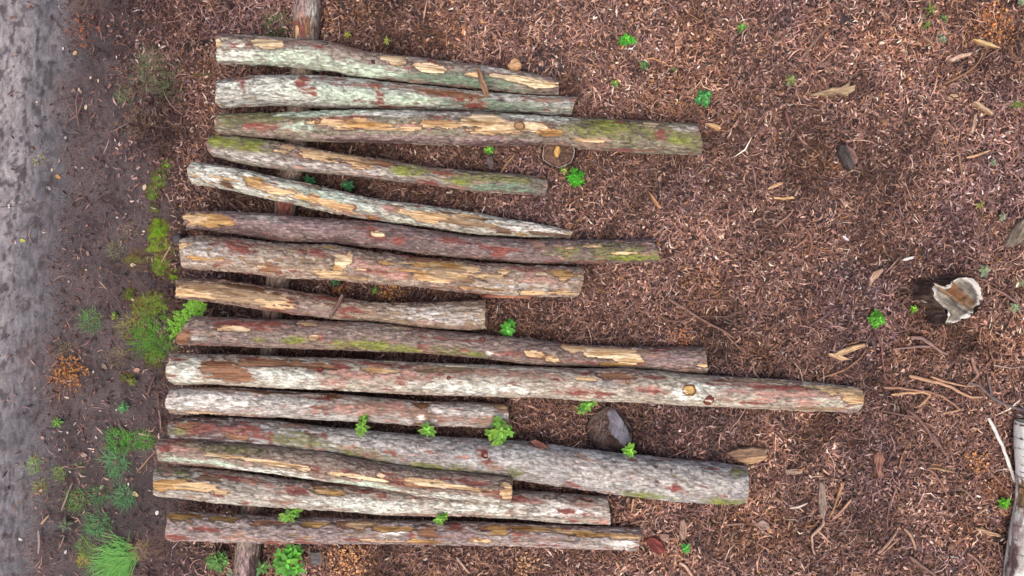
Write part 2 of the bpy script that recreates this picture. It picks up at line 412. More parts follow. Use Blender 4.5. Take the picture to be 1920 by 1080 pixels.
# ------------------------------------------------------------------ the logs, top to bottom of the stack
build_log('topmost log of the stack, four pale oval bark scars and mint green lower flank',
  [(405,63,120),(500,68,122),(545,72,127),(620,79,134),(690,99,148),(790,109,157),(890,121,166),(990,136,177),(1046,147,179)],
  (150,136,124), (128,112,102),
  [('N',560,122,180,14),('N',700,140,90,10),('L',440,108,40,14),('E',900,158,120,12),('E',800,150,60,8),('B',650,92,50,8),('B',560,82,30,6),
   ('C',503,88,30,10),('C',409,88,7,9),('C',737,112,25,12),('R',744,113,12,2.5),('C',808,133,29,9),('C',985,154,66,6),('C',1012,163,34,8),('W',890,146,14,4),
   ('R',470,93,6,8),('G',940,135,50,8),('U',1030,155,14,8)],
  knots=[(610,88,5,'D'),(700,122,4,'D')], seed=1, rr=(0.021, 0))
build_log('grey lichen covered log, second from the top, with a raised knot and red stains',
  [(404,151,203),(490,141,197),(590,141,202),(690,149,203),(790,160,206),(890,171,209),(990,179,212),(1077,182,219)],
  (176,176,166), (150,146,138),
  [('L',500,170,110,20),('N',650,185,120,16),('N',770,190,70,12),('E',930,200,120,10),('R',457,168,6,14),('R',455,152,20,4),('R',568,160,14,20),('R',588,180,10,10),
   ('B',680,165,40,6),('R',702,160,18,9),('R',712,190,10,12),('B',800,172,70,8),('O',855,180,50,6),('R',890,200,22,9),('R',860,192,14,5),('B',1020,188,50,7),('D',940,192,10,5)],
  knots=[(705,172,6,'T'),(880,190,4,'R')], seed=2, rr=(0.017, 0))
build_log('third log from the top, long splintered strips of pale wood and mossy right end',
  [(404,213,253),(470,213,258),(560,209,264),(690,205,268),(790,207,271),(890,209,273),(990,214,273),(1050,218,270),(1095,222,279),(1200,226,288),(1314,231,291)],
  (136,128,108), (118,108,92),
  [('U',800,268,300,7),('D',700,268,120,4),('D',930,273,90,4),('V',480,222,90,16),('N',620,215,100,8),('N',560,243,40,8),('L',740,218,70,10),('G',880,220,140,9),('L',1030,225,60,10),  # leading U and D marks paint the dim, less lit lower flank
   ('R',495,242,34,9),('R',650,228,60,5),('W',640,236,50,9),('Y',700,242,40,6),('W',745,247,50,3),('W',838,240,70,8),('C',905,232,40,14),('W',940,245,60,11),('C',975,243,50,10),
   ('Y',1030,255,22,5),('R',1018,238,24,7),('R',820,225,30,3),
   ('V',1150,250,90,26),('M',1140,238,36,14),('V',1280,262,40,24),('G',1290,245,30,8),('M',1270,270,20,10),('C',1222,236,16,7),('R',1240,258,9,13),('W',1108,268,30,3)],
  knots=[(596,233,6,'T'),(972,242,8,'T',1.4)], seed=3, zb=(560,0.13,1315,-0.02), rr=(0.017, 0))
build_log('fourth log, bright yellow green moss on its left end and peeled tan strips',
  [(390,254,292),(440,256,306),(520,267,318),(620,284,327),(720,299,338),(790,311,345),(890,321,360),(990,328,366),(1025,336,367)],
  (140,130,118), (116,104,96),
  [('M',440,272,58,15),('M',400,262,20,12),('M',480,276,24,14),('G',470,300,60,8),('G',640,318,120,8),
   ('W',545,280,34,6),('W',590,291,36,12),('W',660,298,45,12),('T',705,304,35,7),('W',530,287,14,5),('O',720,309,16,6),
   ('M',770,322,46,10),('V',880,335,90,12),('M',860,343,26,9),('V',960,338,50,10),('R',833,327,30,5),('R',800,345,20,4),('E',940,356,60,10),('V',600,293,12,8)],
  seed=4, rr=(0.028, 0))
build_log('pale mint log lying askew, splintered bark shards and a tapering bleached tip',
  [(353,303,344),(420,311,356),(520,334,379),(620,354,400),(720,376,417),(790,384,424),(890,399,440),(990,415,446),(1072,433,448)],
  (186,186,170), (164,160,146),
  [('L',430,330,90,20),('N',640,375,100,14),('L',700,385,60,10),('R',400,368,6,6),('K',425,348,12,8),('O',490,350,34,8),('W',530,362,44,8),('Y',475,344,16,6),('W',560,372,30,6),
   ('O',590,377,12,12),('W',625,387,38,7),('R',655,390,14,6),('P',735,393,28,7),('W',780,402,40,7),('W',840,412,60,9),('T',880,420,50,9),('W',800,415,24,5),('K',870,405,50,3),
   ('L',960,425,60,12),('S',1010,430,60,10),('K',945,437,16,5),('K',1030,440,40,3)],
  seed=5, zb=(520,0.13,1072,0.0), rr=(0.025, 0.06))
build_log('purple brown log, yellowish bare left end and olive tinted right end',
  [(345,396,428),(420,396,437),(520,402,453),(620,410,457),(720,417,467),(790,430,476),(890,444,486),(990,449,494),(1090,450,495),(1232,447,491)],
  (126,106,102), (106,88,86),
  [('Y',385,410,36,17),('W',365,408,20,12),('Y',422,418,14,8),('U',560,425,110,12),('G',490,410,40,6),('R',700,443,24,8),('C',707,441,13,5),('R',850,452,34,6),('R',750,452,12,10),
   ('R',930,480,14,12),('D',480,440,60,8),('D',640,455,60,6),('V',1160,475,80,20),('M',1190,485,40,8),('V',1060,470,40,12),('W',1070,466,12,3),('W',1170,476,26,2.5),('W',1110,462,14,2)],
  knots=[(1060,477,5,'T'),(905,487,4,'R')], seed=6, zb=(520,0.13,1232,-0.02), rr=(0.032, 0), fis=0.9)
build_log('thick seventh log, wavy tan bark, pink streaks, golden oval scar near its right end',
  [(337,443,503),(360,440,508),(420,444,511),(520,456,521),(620,457,525),(690,471,531),(790,482,541),(890,492,552),(990,495,556),(1091,501,559)],
  (164,148,132), (140,120,106),
  [('G',390,470,70,24),('R',440,458,40,8),('R',455,470,30,5),('R',580,468,28,6),('R',405,500,10,6),('R',600,480,16,5),('C',645,486,18,9),('C',640,497,12,8),('W',655,478,6,8),
   ('O',505,505,22,8),('W',490,500,8,6),('R',523,512,8,6),('P',720,504,90,5),('R',720,512,80,4),('R',790,483,40,6),('O',810,488,40,7),('Y',800,496,30,5),
   ('W',845,496,46,8),('W',870,505,30,8),('W',820,521,46,11),('T',850,515,40,12),('P',760,520,50,6),('W',620,513,34,5),('T',660,522,40,5),
   ('R',1000,505,40,8),('P',1010,520,46,13),('C',1015,514,12,3),('Y',1055,512,19,9),('W',1056,523,9,5),('W',1085,514,6,4),('G',980,540,50,8),('W',945,510,10,4)],
  seed=7, rr=(0.035, 0.02), relief=1.5, fis=1.15)
build_log('shortest eighth log, stripped wood on its left half, rippled bark on its right',
  [(329,521,560),(420,524,571),(520,541,586),(620,555,600),(690,566,604),(790,567,614),(860,564,620),(910,563,618)],
  (158,140,122), (132,114,100),
  [('T',400,545,90,20),('T',480,560,60,18),('W',360,545,34,12),('W',340,550,18,10),('W',510,562,30,12),('C',520,555,16,5),('T',430,540,80,12),('K',450,535,50,4),
   ('R',600,556,66,4),('R',545,575,8,12),('U',580,585,40,10),('G',820,590,90,16),('R',650,595,20,4)],
  seed=8, zb=(500,0.13,911,0.02), rr=(0.014, 0), relief=1.5, fis=1.1)
build_log('ninth log with slanted left end, moss band and yellow wood near its right end',
  [(340,592,645),(420,594,649),(520,599,654),(620,602,656),(720,607,660),(790,615,663),(890,625,671),(990,635,684),(1080,646,687),(1180,650,691),(1280,650,699),(1326,650,700)],
  (140,122,110), (118,100,94),
  [('O',345,635,16,12),('R',352,628,12,10),('R',445,607,44,9),('W',443,615,26,5),('C',450,614,14,4),('R',510,606,20,6),('W',575,604,16,4),('B',620,608,34,6),('W',750,610,24,4),('C',745,613,12,3),
   ('G',375,632,14,8),('M',485,635,16,8),('M',550,636,22,9),('M',670,645,50,9),('M',740,652,60,8),('V',850,660,60,8),('M',895,664,24,6),('C',588,632,9,5),('R',601,632,6,8),('R',570,608,12,5),
   ('R',795,650,14,6),('R',868,655,14,5),('S',918,661,8,4),('O',1005,665,22,8),('W',1000,662,18,6),('C',1035,674,14,5),('R',960,660,20,6),
   ('W',1080,652,30,6),('C',1130,660,34,12),('W',1165,655,40,8),('C',1175,672,28,12),('Y',1150,685,30,5),('R',1110,680,20,6),('R',1240,652,30,4),('U',1260,675,50,18),('W',1318,684,12,3)],
  knots=[(902,637,7,'R')], seed=9, slant=(-14,0), zb=(490,0.13,1326,-0.02), rr=(0.032, 0))
build_log('longest log of the stack, whitish bark, pink streaks, golden oval knot scar',
  [(314,662,720),(420,664,722),(520,667,728),(620,671,732),(720,677,738),(790,680,740),(890,682,743),(990,686,746),(1080,689,750),(1180,691,755),(1280,700,759),(1380,707,764),(1480,712,769),(1540,716,771),(1617,726,774)],
  (178,168,150), (156,142,128),
  [('L',345,695,36,30),('R',335,672,16,5),('O',412,688,32,20),('O',440,704,28,14),('B',455,695,34,20),('O',510,677,60,7),('R',480,672,40,4),('O',590,682,34,6),
   ('L',535,705,72,20),('L',560,722,60,6),('R',640,685,38,7),('P',680,700,70,10),('R',720,683,60,5),('W',700,692,30,5),('R',755,712,16,8),('P',620,712,20,10),('R',600,690,10,6),('P',770,698,16,6),
   ('B',860,693,90,7),('T',830,688,40,5),('L',880,725,100,16),('B',980,697,60,7),('R',1095,696,24,4),('W',1095,707,20,3),('P',1085,729,40,6),('R',1075,736,30,4),('O',1150,700,40,6),('G',1130,715,30,8),
   ('P',1215,727,34,8),('R',1220,731,20,5),('R',1230,705,30,3),('L',1290,735,40,20),('L',1320,722,40,10),
   ('R',1370,712,40,4),('R',1440,722,110,4),('P',1480,736,120,6),('R',1100,733,60,4),('P',1400,716,44,3),('W',1420,711,60,3),('R',1480,725,50,5),('P',1540,734,40,4),('W',1570,728,50,7),('P',1440,748,30,4),('R',1410,752,40,3),('P',1510,752,24,10),('T',1545,765,60,4),('U',1590,768,30,6),('W',1600,745,20,8)],
  knots=[(1288,728,11,'Y',1.3),(1326,748,11,'R'),(1175,712,5,'T'),(600,690,6,'R'),(840,705,4,'R')], seed=10, zb=(490,0.13,1617,-0.03), rr=(0.021, 0), relief=0.9, fis=0.85)
build_log('smooth whitish grey log just below the longest one, pinkish peeled right half',
  [(313,728,776),(420,727,779),(520,733,784),(620,738,789),(690,744,792),(790,751,799),(890,754,801),(954,757,801)],
  (178,172,164), (156,146,138),
  [('S',400,748,90,16),('G',520,765,60,10),('T',400,775,90,3),('W',380,777,40,2.5),('R',610,770,9,10),('B',690,762,70,16),('P',660,765,36,8),('B',780,770,60,16),('P',740,755,20,6),('O',790,755,14,5),
   ('R',600,744,30,4),('O',500,733,60,3),('S',820,766,14,8),('S',850,770,12,6),('S',905,774,6,4),('B',880,785,60,10),('O',620,742,10,4),('W',940,760,13,5),('O',790,797,24,3),('S',790,780,8,5)],
  knots=[(610,742,4,'R')], seed=11, zb=(490,0.13,954,0.01), rr=(0.028, 0), relief=0.8, fis=0.8)
build_log('stoutest log, flat grey bark, thin dark red left end, mossy lower right edge',
  [(316,784,826),(420,781,830),(520,790,840),(620,801,852),(690,807,865),(790,816,881),(890,822,891),(990,828,902),(1080,839,916),(1180,850,929),(1280,861,940),(1380,871,946),(1404,876,944)],
  (172,168,164), (146,140,136),
  [('D',390,800,110,40),('R',380,800,60,9),('R',440,806,50,8),('R',465,800,26,10),('R',490,812,24,8),('R',370,797,12,8),('O',345,792,24,5),('V',330,805,20,10),('O',445,817,26,5),('R',510,815,8,16),('V',570,820,60,16),
   ('G',640,815,40,10),('V',680,850,60,12),('D',590,812,14,6),('R',605,812,12,5),('V',850,875,100,10),('M',800,873,40,7),('R',740,843,5,7),('B',690,848,20,8),('G',760,825,60,14),
   ('R',903,842,11,12),('R',915,858,12,10),('B',930,872,16,10),('V',965,880,16,12),('D',945,845,6,8),('R',1015,831,22,5),('G',1150,875,150,26),('G',1300,890,90,24),
   ('M',1215,925,50,7),('M',1190,921,26,6),('M',1365,937,44,8),('V',1385,880,18,8),('R',1267,905,10,8),('R',1262,912,6,8),('D',1230,868,6,4),('D',1258,875,4,5),('D',1230,897,5,3)],
  knots=[(908,846,7,'R')], seed=12, zb=(490,0.10,1404,-0.05), rr=(0.010, 0), relief=1.1, fis=0.95, fcol=(92,86,82))
build_log('log with a thin notched strip of pale wood along its top',
  [(294,817,867),(420,829,879),(520,838,890),(620,850,905),(690,864,912),(790,879,930),(890,887,938),(959,894,942)],
  (150,132,116), (128,108,98),
  [('R',330,825,24,8),('P',350,838,40,8),('R',310,835,10,8),('N',380,862,90,8),('L',520,884,90,6),('N',690,905,80,7),('L',860,930,90,8),('V',430,838,80,8),
   ('C',430,852,44,2.5),('C',485,858,40,2.5),('C',535,866,40,4),('C',570,873,14,5),('R',595,877,16,8),('R',575,868,12,4),('C',630,884,14,4),('W',665,887,34,3),('C',690,892,40,3.5),('C',715,886,10,4),
   ('R',650,878,20,3),('R',740,895,30,10),('O',780,900,36,7),('W',800,897,36,5),('C',840,906,50,4),('R',860,895,50,3),('R',900,902,30,5),('R',880,912,20,4),('W',950,915,13,18),('R',930,925,16,7),('C',900,912,24,2.5)],
  seed=13, zb=(480,0.15,959,0.16), rr=(0.028, 0))
build_log('second log from the bottom, golden bare left end and bleached flaky right end',
  [(287,873,930),(420,882,944),(520,896,952),(620,905,957),(720,911,967),(790,915,967),(890,917,967),(990,920,974),(1090,927,982),(1143,931,985)],
  (180,172,160), (156,146,134),
  [('V',330,880,40,8),('B',315,880,16,6),('Y',340,903,56,9),('W',380,905,44,7),('Y',300,905,14,12),('W',415,915,12,5),('R',430,890,60,5),('R',465,897,40,4),('K',390,890,24,4),
   ('R',560,914,28,7),('P',500,905,50,4),('Y',610,916,36,5),('W',600,912,14,5),('R',715,923,20,8),('R',690,915,30,4),('L',700,945,100,14),('L',900,945,100,12),
   ('R',985,930,40,6),('P',1010,936,44,4),('S',1060,948,60,14),('R',1063,952,21,6),('R',1075,972,12,5),('P',1100,940,30,5),('R',1100,932,20,4),('P',1130,975,12,8),('B',780,962,60,4),('O',900,965,20,3)],
  seed=14, zb=(475,0.13,1143,-0.01), rr=(0.032, 0), relief=1.2)
build_log('bottom log of the stack, broken golden strip along its upper edge',
  [(311,958,1014),(420,964,1017),(520,969,1019),(620,971,1018),(720,975,1020),(820,977,1022),(890,978,1022),(990,982,1024),(1090,985,1029),(1200,990,1032)],
  (164,150,144), (140,124,120),
  [('Y',345,963,40,4),('Y',420,968,30,3),('O',500,975,40,4),('Y',590,977,30,4),('O',660,978,40,5),('W',680,977,24,4),('Y',740,985,40,4),('R',390,985,20,5),('R',330,1005,20,8),('R',560,1014,40,4),('R',510,1014,14,6),
   ('O',802,990,18,13),('Y',790,1012,34,6),('W',720,1010,44,3),('R',770,998,11,9),('G',740,995,30,8),('S',740,992,20,5),('R',850,984,20,6),('O',920,985,30,6),('Y',935,988,24,7),
   ('Y',1000,986,50,4),('W',1060,991,50,3),('Y',1130,997,60,4),('W',1170,1001,30,4),('O',900,1008,34,4),('W',912,1010,20,3),('R',1030,1018,34,4),('U',870,1000,30,8),('G',1150,1015,50,12),('S',1175,1015,24,8)],
  seed=15, zb=(465,0.13,1200,-0.01), rr=(0.017, 0), relief=1.3, fis=1.1)
# the log the stack lies on
build_log('log laid crosswise under the left part of the stack',
  [(-60,551,604),(20,550,600),(75,549,597),(150,543,590),(270,534,578),(385,516,556),(520,500,546),(660,487,522),(780,478,520),(1000,445,492),(1140,434,480)],
  (142,126,112), (120,104,94),
  [('R',572,50,22,22),('O',583,52,5,18),('W',562,60,4,12),('G',590,20,10,40),('U',565,0,20,30),('U',468,1050,20,40),('D',482,1060,9,40),('R',540,390,20,30)],
  vert=True, zb=(0,-0.01,1140,-0.01), seed=16, rr=(0.120, 0), group=None, relief=0.8, fis=0.7, name='bearer_log')
build_log('white birch log with black bark lines, cut by the right edge of the photo',
  [(795,1907,1975),(850,1908,1977),(920,1911,1978),(950,1908,1972),(1000,1898,1962),(1080,1887,1951),(1160,1874,1940)],
  (236,234,228), (222,220,213),
  [('D',1905,800,9,2),('D',1912,826,12,2),('D',1903,845,8,1.6),('D',1918,872,10,1.6),('D',1908,900,8,2),('D',1925,812,10,2),('D',1922,850,8,2),('T',1900,930,10,20),('B',1906,925,8,24),
   ('G',1902,1030,20,60),('B',1900,955,10,16),('D',1884,1050,5,40),('U',1893,1000,8,30)] + [('D',1909+(i*7)%8,800+i*15,3+(i*5)%5,1.2) for i in range(8)] + [('D',1895+(i*5)%9,965+i*26,5,1.6) for i in range(4)],
  vert=True, zb=(795,-0.01,1160,-0.01), seed=17, group=None, relief=0.4, fis=0.16, name='birch_log', knots=[(1903,925,9,'T')])

# ------------------------------------------------------------------ stumps
def poly_r(pts, cx, cy, a):
    """radius of a traced outline seen from (cx, cy) at angles a (photo pixels, y down)"""
    p = np.array(pts, float); p = np.concatenate([p + (np.roll(p, -1, 0) - p) * t for t in np.linspace(0, 1, 24, endpoint=False)]) - [cx, cy]
    an = np.arctan2(-p[:, 1], p[:, 0]); r = np.hypot(p[:, 0], p[:, 1]); o = np.argsort(an)
    return np.interp(a, an[o], r[o], period=2 * np.pi)

def stump(label, outline, c, h, base_grow, topf, barkc, name='tree_stump', na=120, seed=3, top_h=None, spread=(0, 0)):
    cx, cy = c
    a = np.linspace(-np.pi, np.pi, na, endpoint=False)
    kz = (H - h) / H
    r = poly_r(outline, cx, cy, a) / PPM * kz
    r = r * (1 + 0.05 * vnoise(np.cos(a) * 5, np.sin(a) * 5, a * 0, seed) + 0.03 * vnoise(np.cos(a) * 16, np.sin(a) * 16, a * 0, seed))
    ctr = at(cx, cy, h)
    root = empty(name, (ctr[0], ctr[1], 0), label, 'stump')
    # bark side: rings from the rim to the flared foot
    V, C = [], []
    nr = 26
    for q in range(nr):
        t = q / (nr - 1)
        zz = h * (1 - t) - 0.03 * t
        rr_ = r * (1 + base_grow * t ** 1.6 + 0.10 * t * vnoise(np.cos(a) * 4, np.sin(a) * 4, a * 0 + t * 2, seed + 4)) * (0.99 if q == 0 else 1)
        rr_ = rr_ * (1 + 0.22 * t * t * np.sin(a * 5 + seed) * (base_grow > 0.2)) + 0.012 * (1 - np.abs(vnoise(np.cos(a) * 14, np.sin(a) * 14, a * 0 + t * 1.2, seed + 5)) * 2)
        V.append(np.stack([ctr[0] + spread[0] * t + np.cos(a) * rr_, ctr[1] + spread[1] * t + np.sin(a) * rr_, a * 0 + zz + (0.012 * vnoise(a * 6, a * 0, a * 0, seed) if q == 0 else 0)], -1))
        n = fbm(np.cos(a) * 9, np.sin(a) * 9, a * 0 + t * 3, 3, seed + 6)
        C.append(mixc(np.broadcast_to(lin(*barkc[0]), (na, 3)), lin(*barkc[1]), sstep(-0.4, 0.5, n)))
    mesh_np('bark', np.array(V), grid_faces(nr, na, wrap=True, flip=True), np.array(C).reshape(-1, 3), M_BARK, root)
    # cut top
    fr = np.linspace(1.0, 0.01, 40)
    P = np.stack([ctr[0] + fr[:, None] * np.cos(a) * r, ctr[1] + fr[:, None] * np.sin(a) * r], -1)
    FR = np.broadcast_to(fr[:, None], P.shape[:2])
    hh, cc = topf(P[..., 0], P[..., 1], FR, ctr)
    mesh_np('cut_top', np.concatenate([P, (h + hh)[..., None]], -1), grid_faces(len(fr), na, wrap=True, flip=False), cc.reshape(-1, 3), M_WOOD, root)
    return root

def top_right(x, y, fr, c):
    # split in two lobes by a diagonal groove, raised pale rim
    u = (x - c[0]) * 0.83 - (y - c[1]) * -0.55; w = (x - c[0]) * 0.55 + (y - c[1]) * 0.83
    n = fbm(x * 18, y * 18, x * 0, 4, 301); f = fbm(u * 12, w * 90, x * 0, 3, 302)
    g = np.exp(-((w - 0.015 + 0.02 * n) / 0.028) ** 2)
    hh = -0.05 * g - 0.012 * sstep(0.95, 0.5, fr) + 0.022 * n + 0.010 * f
    cc = mixc(np.broadcast_to(lin(150, 142, 128), x.shape + (3,)), lin(112, 102, 92), sstep(-0.3, 0.5, n + 0.5 * f))
    cc = mixc(cc, lin(126, 84, 50), sstep(0.25, 0.6, np.exp(-((w - 0.04) / 0.04) ** 2) * sstep(0.12, -0.02, np.abs(u - 0.02)) + 0.3 * n) * 0.85)
    cc = mixc(cc, lin(188, 152, 114), sstep(0.55, 0.75, np.exp(-((w - 0.0) / 0.018) ** 2)) * sstep(0.1, 0.0, u) * 0.9)
    cc = mixc(cc, lin(84, 82, 82), sstep(0.3, 0.7, n + 0.4 * (u > 0.03)) * 0.6)
    cc = mixc(cc, lin(206, 200, 192), sstep(0.84, 0.95, fr + 0.16 * n) * sstep(-0.5, 0.1, f + n + 0.3))
    cc = cc * (1 + 0.2 * f)[..., None]
    return hh, cc

stump('pale grey rotten stump with split bowl shaped top and whitish rim',
  [(1748,541),(1752,531),(1759,530),(1768,538),(1781,534),(1793,522),(1809,519),(1824,524),(1836,538),(1840,560),(1838,572),(1833,582),(1822,589),(1812,594),(1803,598),(1795,603),(1784,608),(1772,605),(1778,598),(1774,584),(1766,570),(1752,558)],
  (1800, 562), 0.20, 0.10, top_right, ((58, 45, 42), (104, 84, 76)), seed=5, spread=(-0.02, 0.01))

def top_round(ca, cb, rim, rr0=0.9, ring=120, crack=True):
    def f(x, y, fr, c):
        n = fbm(x * 25, y * 25, x * 0, 4, 311); m = fbm(x * 90, y * 90, x * 0, 3, 312)
        d = np.hypot(x - c[0], y - c[1])
        hh = 0.004 * n + 0.003 * m + 0.012 * sstep(0.86, 0.97, fr + 0.05 * n) * (1 if rim is not None else 0)
        cc = mixc(np.broadcast_to(lin(*ca), x.shape + (3,)), lin(*cb), sstep(-0.4, 0.5, n + 0.7 * m))
        cc = cc * (1 + 0.10 * np.sin(d * ring * 6))[..., None]
        if rim is not None: cc = mixc(cc, lin(*rim), sstep(rr0, rr0 + 0.05, fr + 0.05 * n))
        if crack:
            cr = np.exp(-((y - c[1] + 0.01 * n) / 0.004) ** 2) * (x > c[0]) + np.exp(-((x - c[0] + 0.3 * (y - c[1])) / 0.003) ** 2) * (y < c[1])
            cc = mixc(cc, lin(40, 32, 30), np.clip(cr, 0, 1) * 0.8)
        return hh, cc
    return f

cir = lambda cx, cy, rx, ry, n=24: [(cx + rx * math.cos(i * 2 * math.pi / n), cy + ry * math.sin(i * 2 * math.pi / n)) for i in range(n)]
stump('low brown stump with a thin whitish rim, half under the third log', cir(1047, 288, 31, 26), (1047, 288), 0.05, 0.1,
      top_round((86, 64, 54), (112, 84, 70), (150, 138, 130), 0.93), ((66, 52, 48), (92, 74, 66)), seed=7)
stump('dark grey stump top between the longest and the stoutest log', [(1101,800),(1108,782),(1120,770),(1138,764),(1156,766),(1172,780),(1182,800),(1184,820),(1176,836),(1160,846),(1140,846),(1120,838),(1106,822)], (1142, 806), 0.035, 0.05,
      top_round((58, 47, 45), (92, 76, 71), (66, 58, 56), 0.95), ((44, 38, 38), (66, 58, 56)), seed=9)
# ------------------------------------------------------------------ loose pieces of wood
def slab(label, outline, z0, th, ca, cb, name='wood_piece', cat='wood piece', grain=None, mat=None, tilt=(0, 0), group=None, ridge=0.0, seed=1, split=None):
    """a chunk of wood with a traced outline (photo px), real thickness, rough rounded top; split = (line, colours): a second face as its own part"""
    P = np.array(outline, float)
    c = P.mean(axis=0)
    q = np.concatenate([P, P[:1]]); sl_ = np.concatenate([[0], np.cumsum(np.linalg.norm(np.diff(q, axis=0), axis=1))])
    tt = np.linspace(0, sl_[-1], 64, endpoint=False)
    off = np.stack([np.interp(tt, sl_, q[:, 0]) - c[0], -(np.interp(tt, sl_, q[:, 1]) - c[1])], -1)
    th += 0.018 if z0 < 0.03 else 0
    zt = z0 + th
    ctr = at(c[0], c[1], zt); g0 = float(gh(ctr[0], ctr[1]))
    ctr[2] += g0; off = off / PPM * (H - zt) / H
    off = off * (1 + 0.07 * vnoise(tt / 6, tt * 0 + seed, tt * 0, 3) + 0.04 * vnoise(tt / 2.5, tt * 0 + seed, tt * 0, 4))[:, None]
    fr = np.array([1.0, 1.03, 0.985, 0.9, 0.78, 0.62, 0.45, 0.3, 0.15, 0.02])
    dz = np.array([-th - 0.01, -th * 0.45, -0.002, 0.0, 0, 0, 0, 0, 0, 0])
    X = ctr[0] + fr[:, None] * off[:, 0]; Yy = ctr[1] + fr[:, None] * off[:, 1]
    if grain is None:
        d = P - c; w, vv = np.linalg.eigh(d.T @ d); g = vv[:, 1]; gx_, gy_ = g[0], -g[1]
    else: gx_, gy_ = math.cos(grain), math.sin(grain)
    u = (X - ctr[0]) * gx_ + (Yy - ctr[1]) * gy_; w_ = -(X - ctr[0]) * gy_ + (Yy - ctr[1]) * gx_
    n = fbm(u * 14 + seed, w_ * 110, X * 0 + seed, 3, 401); b = fbm(X * 40, Yy * 40, X * 0, 3, 402 + seed)
    Z = ctr[2] + dz[:, None] + 0.003 * n + 0.002 * b + tilt[0] * (X - ctr[0]) + tilt[1] * (Yy - ctr[1]) - ridge * np.abs(w_)
    Z[0] = ctr[2] + dz[0]
    cc = mixc(np.broadcast_to(lin(*ca), X.shape + (3,)), lin(*cb), sstep(-0.5, 0.5, n + 0.5 * b)) * (1 + 0.12 * b)[..., None]
    if split:
        sd = sstep(-0.002, 0.002, (w_ - split[0]) * split[1])
        cc = mixc(cc, lin(*split[2]), sd * (0.9 + 0.1 * n))
        Z = Z - sd * 0.5 * np.abs(w_ - split[0])
    ga = math.atan2(gy_, gx_)
    ux, uy = X - ctr[0], Yy - ctr[1]
    loc = np.stack([ux * math.cos(ga) + uy * math.sin(ga), -ux * math.sin(ga) + uy * math.cos(ga), Z - ctr[2]], -1)
    o = mesh_np(name, loc, grid_faces(len(fr), 64, wrap=True, flip=False), cc.reshape(-1, 3), mat or M_SPLIT)
    o.location = ctr; o.rotation_euler = (0, 0, ga)
    return tag(o, label, cat, group)

slab('slanted slab of bluish grey wood lying on the dark stump', [(1140,769),(1154,768),(1166,785),(1180,812),(1184,826),(1173,838),(1164,832),(1142,807)], 0.04, 0.028, (96,92,102), (122,118,128), mat=M_DARK, ridge=0.35, grain=1.2, seed=2)
slab('golden bracket of fungus in the middle of the stump under the third log', [(1039,284),(1043,273),(1050,274),(1051,284),(1047,295),(1042,294)], 0.055, 0.02, (196,150,82), (220,180,112), name='bracket_fungus', cat='fungus', seed=3)
slab('orange bark lump on the upper edge of the topmost log', [(953,122),(958,113),(965,106),(974,113),(978,122),(970,129),(957,127)], 0.13, 0.05, (168,126,92), (196,154,116), name='bark_piece', cat='bark', seed=4)
slab('split wood wedge with dark grey side and pinkish split face', [(1575,272),(1592,270),(1604,280),(1615,296),(1606,308),(1597,318),(1586,306),(1577,288)], 0.0, 0.06, (66,58,58), (84,74,72), split=(0.012, 1, (168,128,116)), grain=-1.15, seed=5)
slab('striped grey split wood at the right edge above the pale stump', [(1884,461),(1895,440),(1905,420),(1925,408),(1935,440),(1930,462),(1912,455),(1898,463)], 0.0, 0.014, (104,92,80), (146,132,116), grain=1.1, seed=6)
slab('long pale driftwood like splinter pointing left in the upper right litter', [(1523,176),(1545,169),(1562,164),(1580,162),(1596,152),(1592,162),(1607,158),(1602,170),(1590,179),(1578,174),(1550,179)], 0.01, 0.02, (150,126,98), (178,152,122), grain=0.2, seed=7)
slab('longer of two crossed cream splinters above the end of the longest log', [(1565,664),(1580,655),(1600,648),(1622,644),(1624,650),(1600,659),(1585,665),(1572,671)], 0.012, 0.014, (176,142,104), (204,170,130), grain=0.3, seed=8)
slab('shorter of two crossed cream splinters above the end of the longest log', [(1553,664),(1565,662),(1580,668),(1600,675),(1580,676),(1562,670)], 0.006, 0.01, (190,156,122), (208,176,140), grain=-0.2, seed=9)
slab('broad pale torn bark slab beside the right end of the stoutest log', [(1365,851),(1385,842),(1415,840),(1442,842),(1440,856),(1428,868),(1408,872),(1388,866),(1375,858)], 0.015, 0.03, (126,98,80), (154,124,102), grain=0.1, seed=10, split=(-0.012, -1, (184,148,112)))
slab('upright grey wooden lath lying below the longest log', [(1539,905),(1548,906),(1551,940),(1548,974),(1541,972),(1537,940)], 0.004, 0.012, (136,116,104), (158,138,124), grain=1.57, seed=11)
slab('small grey brown block of wood right of the stoutest log', [(1473,882),(1490,879),(1507,881),(1506,888),(1490,891),(1474,889)], 0.004, 0.016, (148,122,108), (166,140,124), seed=12)
slab('forked strip of torn bark with a pale tip below the longest log', [(1641,850),(1655,848),(1660,862),(1653,880),(1657,894),(1649,896),(1643,878)], 0.004, 0.012, (124,82,68), (156,116,98), grain=1.5, seed=13)
slab('flat pale chip near the upper right corner, tilted up to the right', [(1782,110),(1800,101),(1824,97),(1820,104),(1800,110),(1786,116)], 0.005, 0.01, (190,154,134), (208,174,152), seed=14)
slab('thin yellowish splinter near the upper right corner above the pale chip', [(1825,72),(1840,73),(1860,80),(1878,90),(1860,87),(1838,79)], 0.008, 0.01, (196,160,108), (214,182,134), seed=15)
slab('short buff stick of wood slanting down near the right edge', [(1827,190),(1834,189),(1850,200),(1866,211),(1862,215),(1845,205)], 0.006, 0.012, (176,146,116), (196,166,136), seed=16)
slab('upright buff bark strip below the short buff stick near the right edge', [(1827,214),(1832,212),(1830,235),(1824,250),(1820,246),(1824,230)], 0.004, 0.008, (172,142,122), (184,154,134), grain=1.5, seed=17)
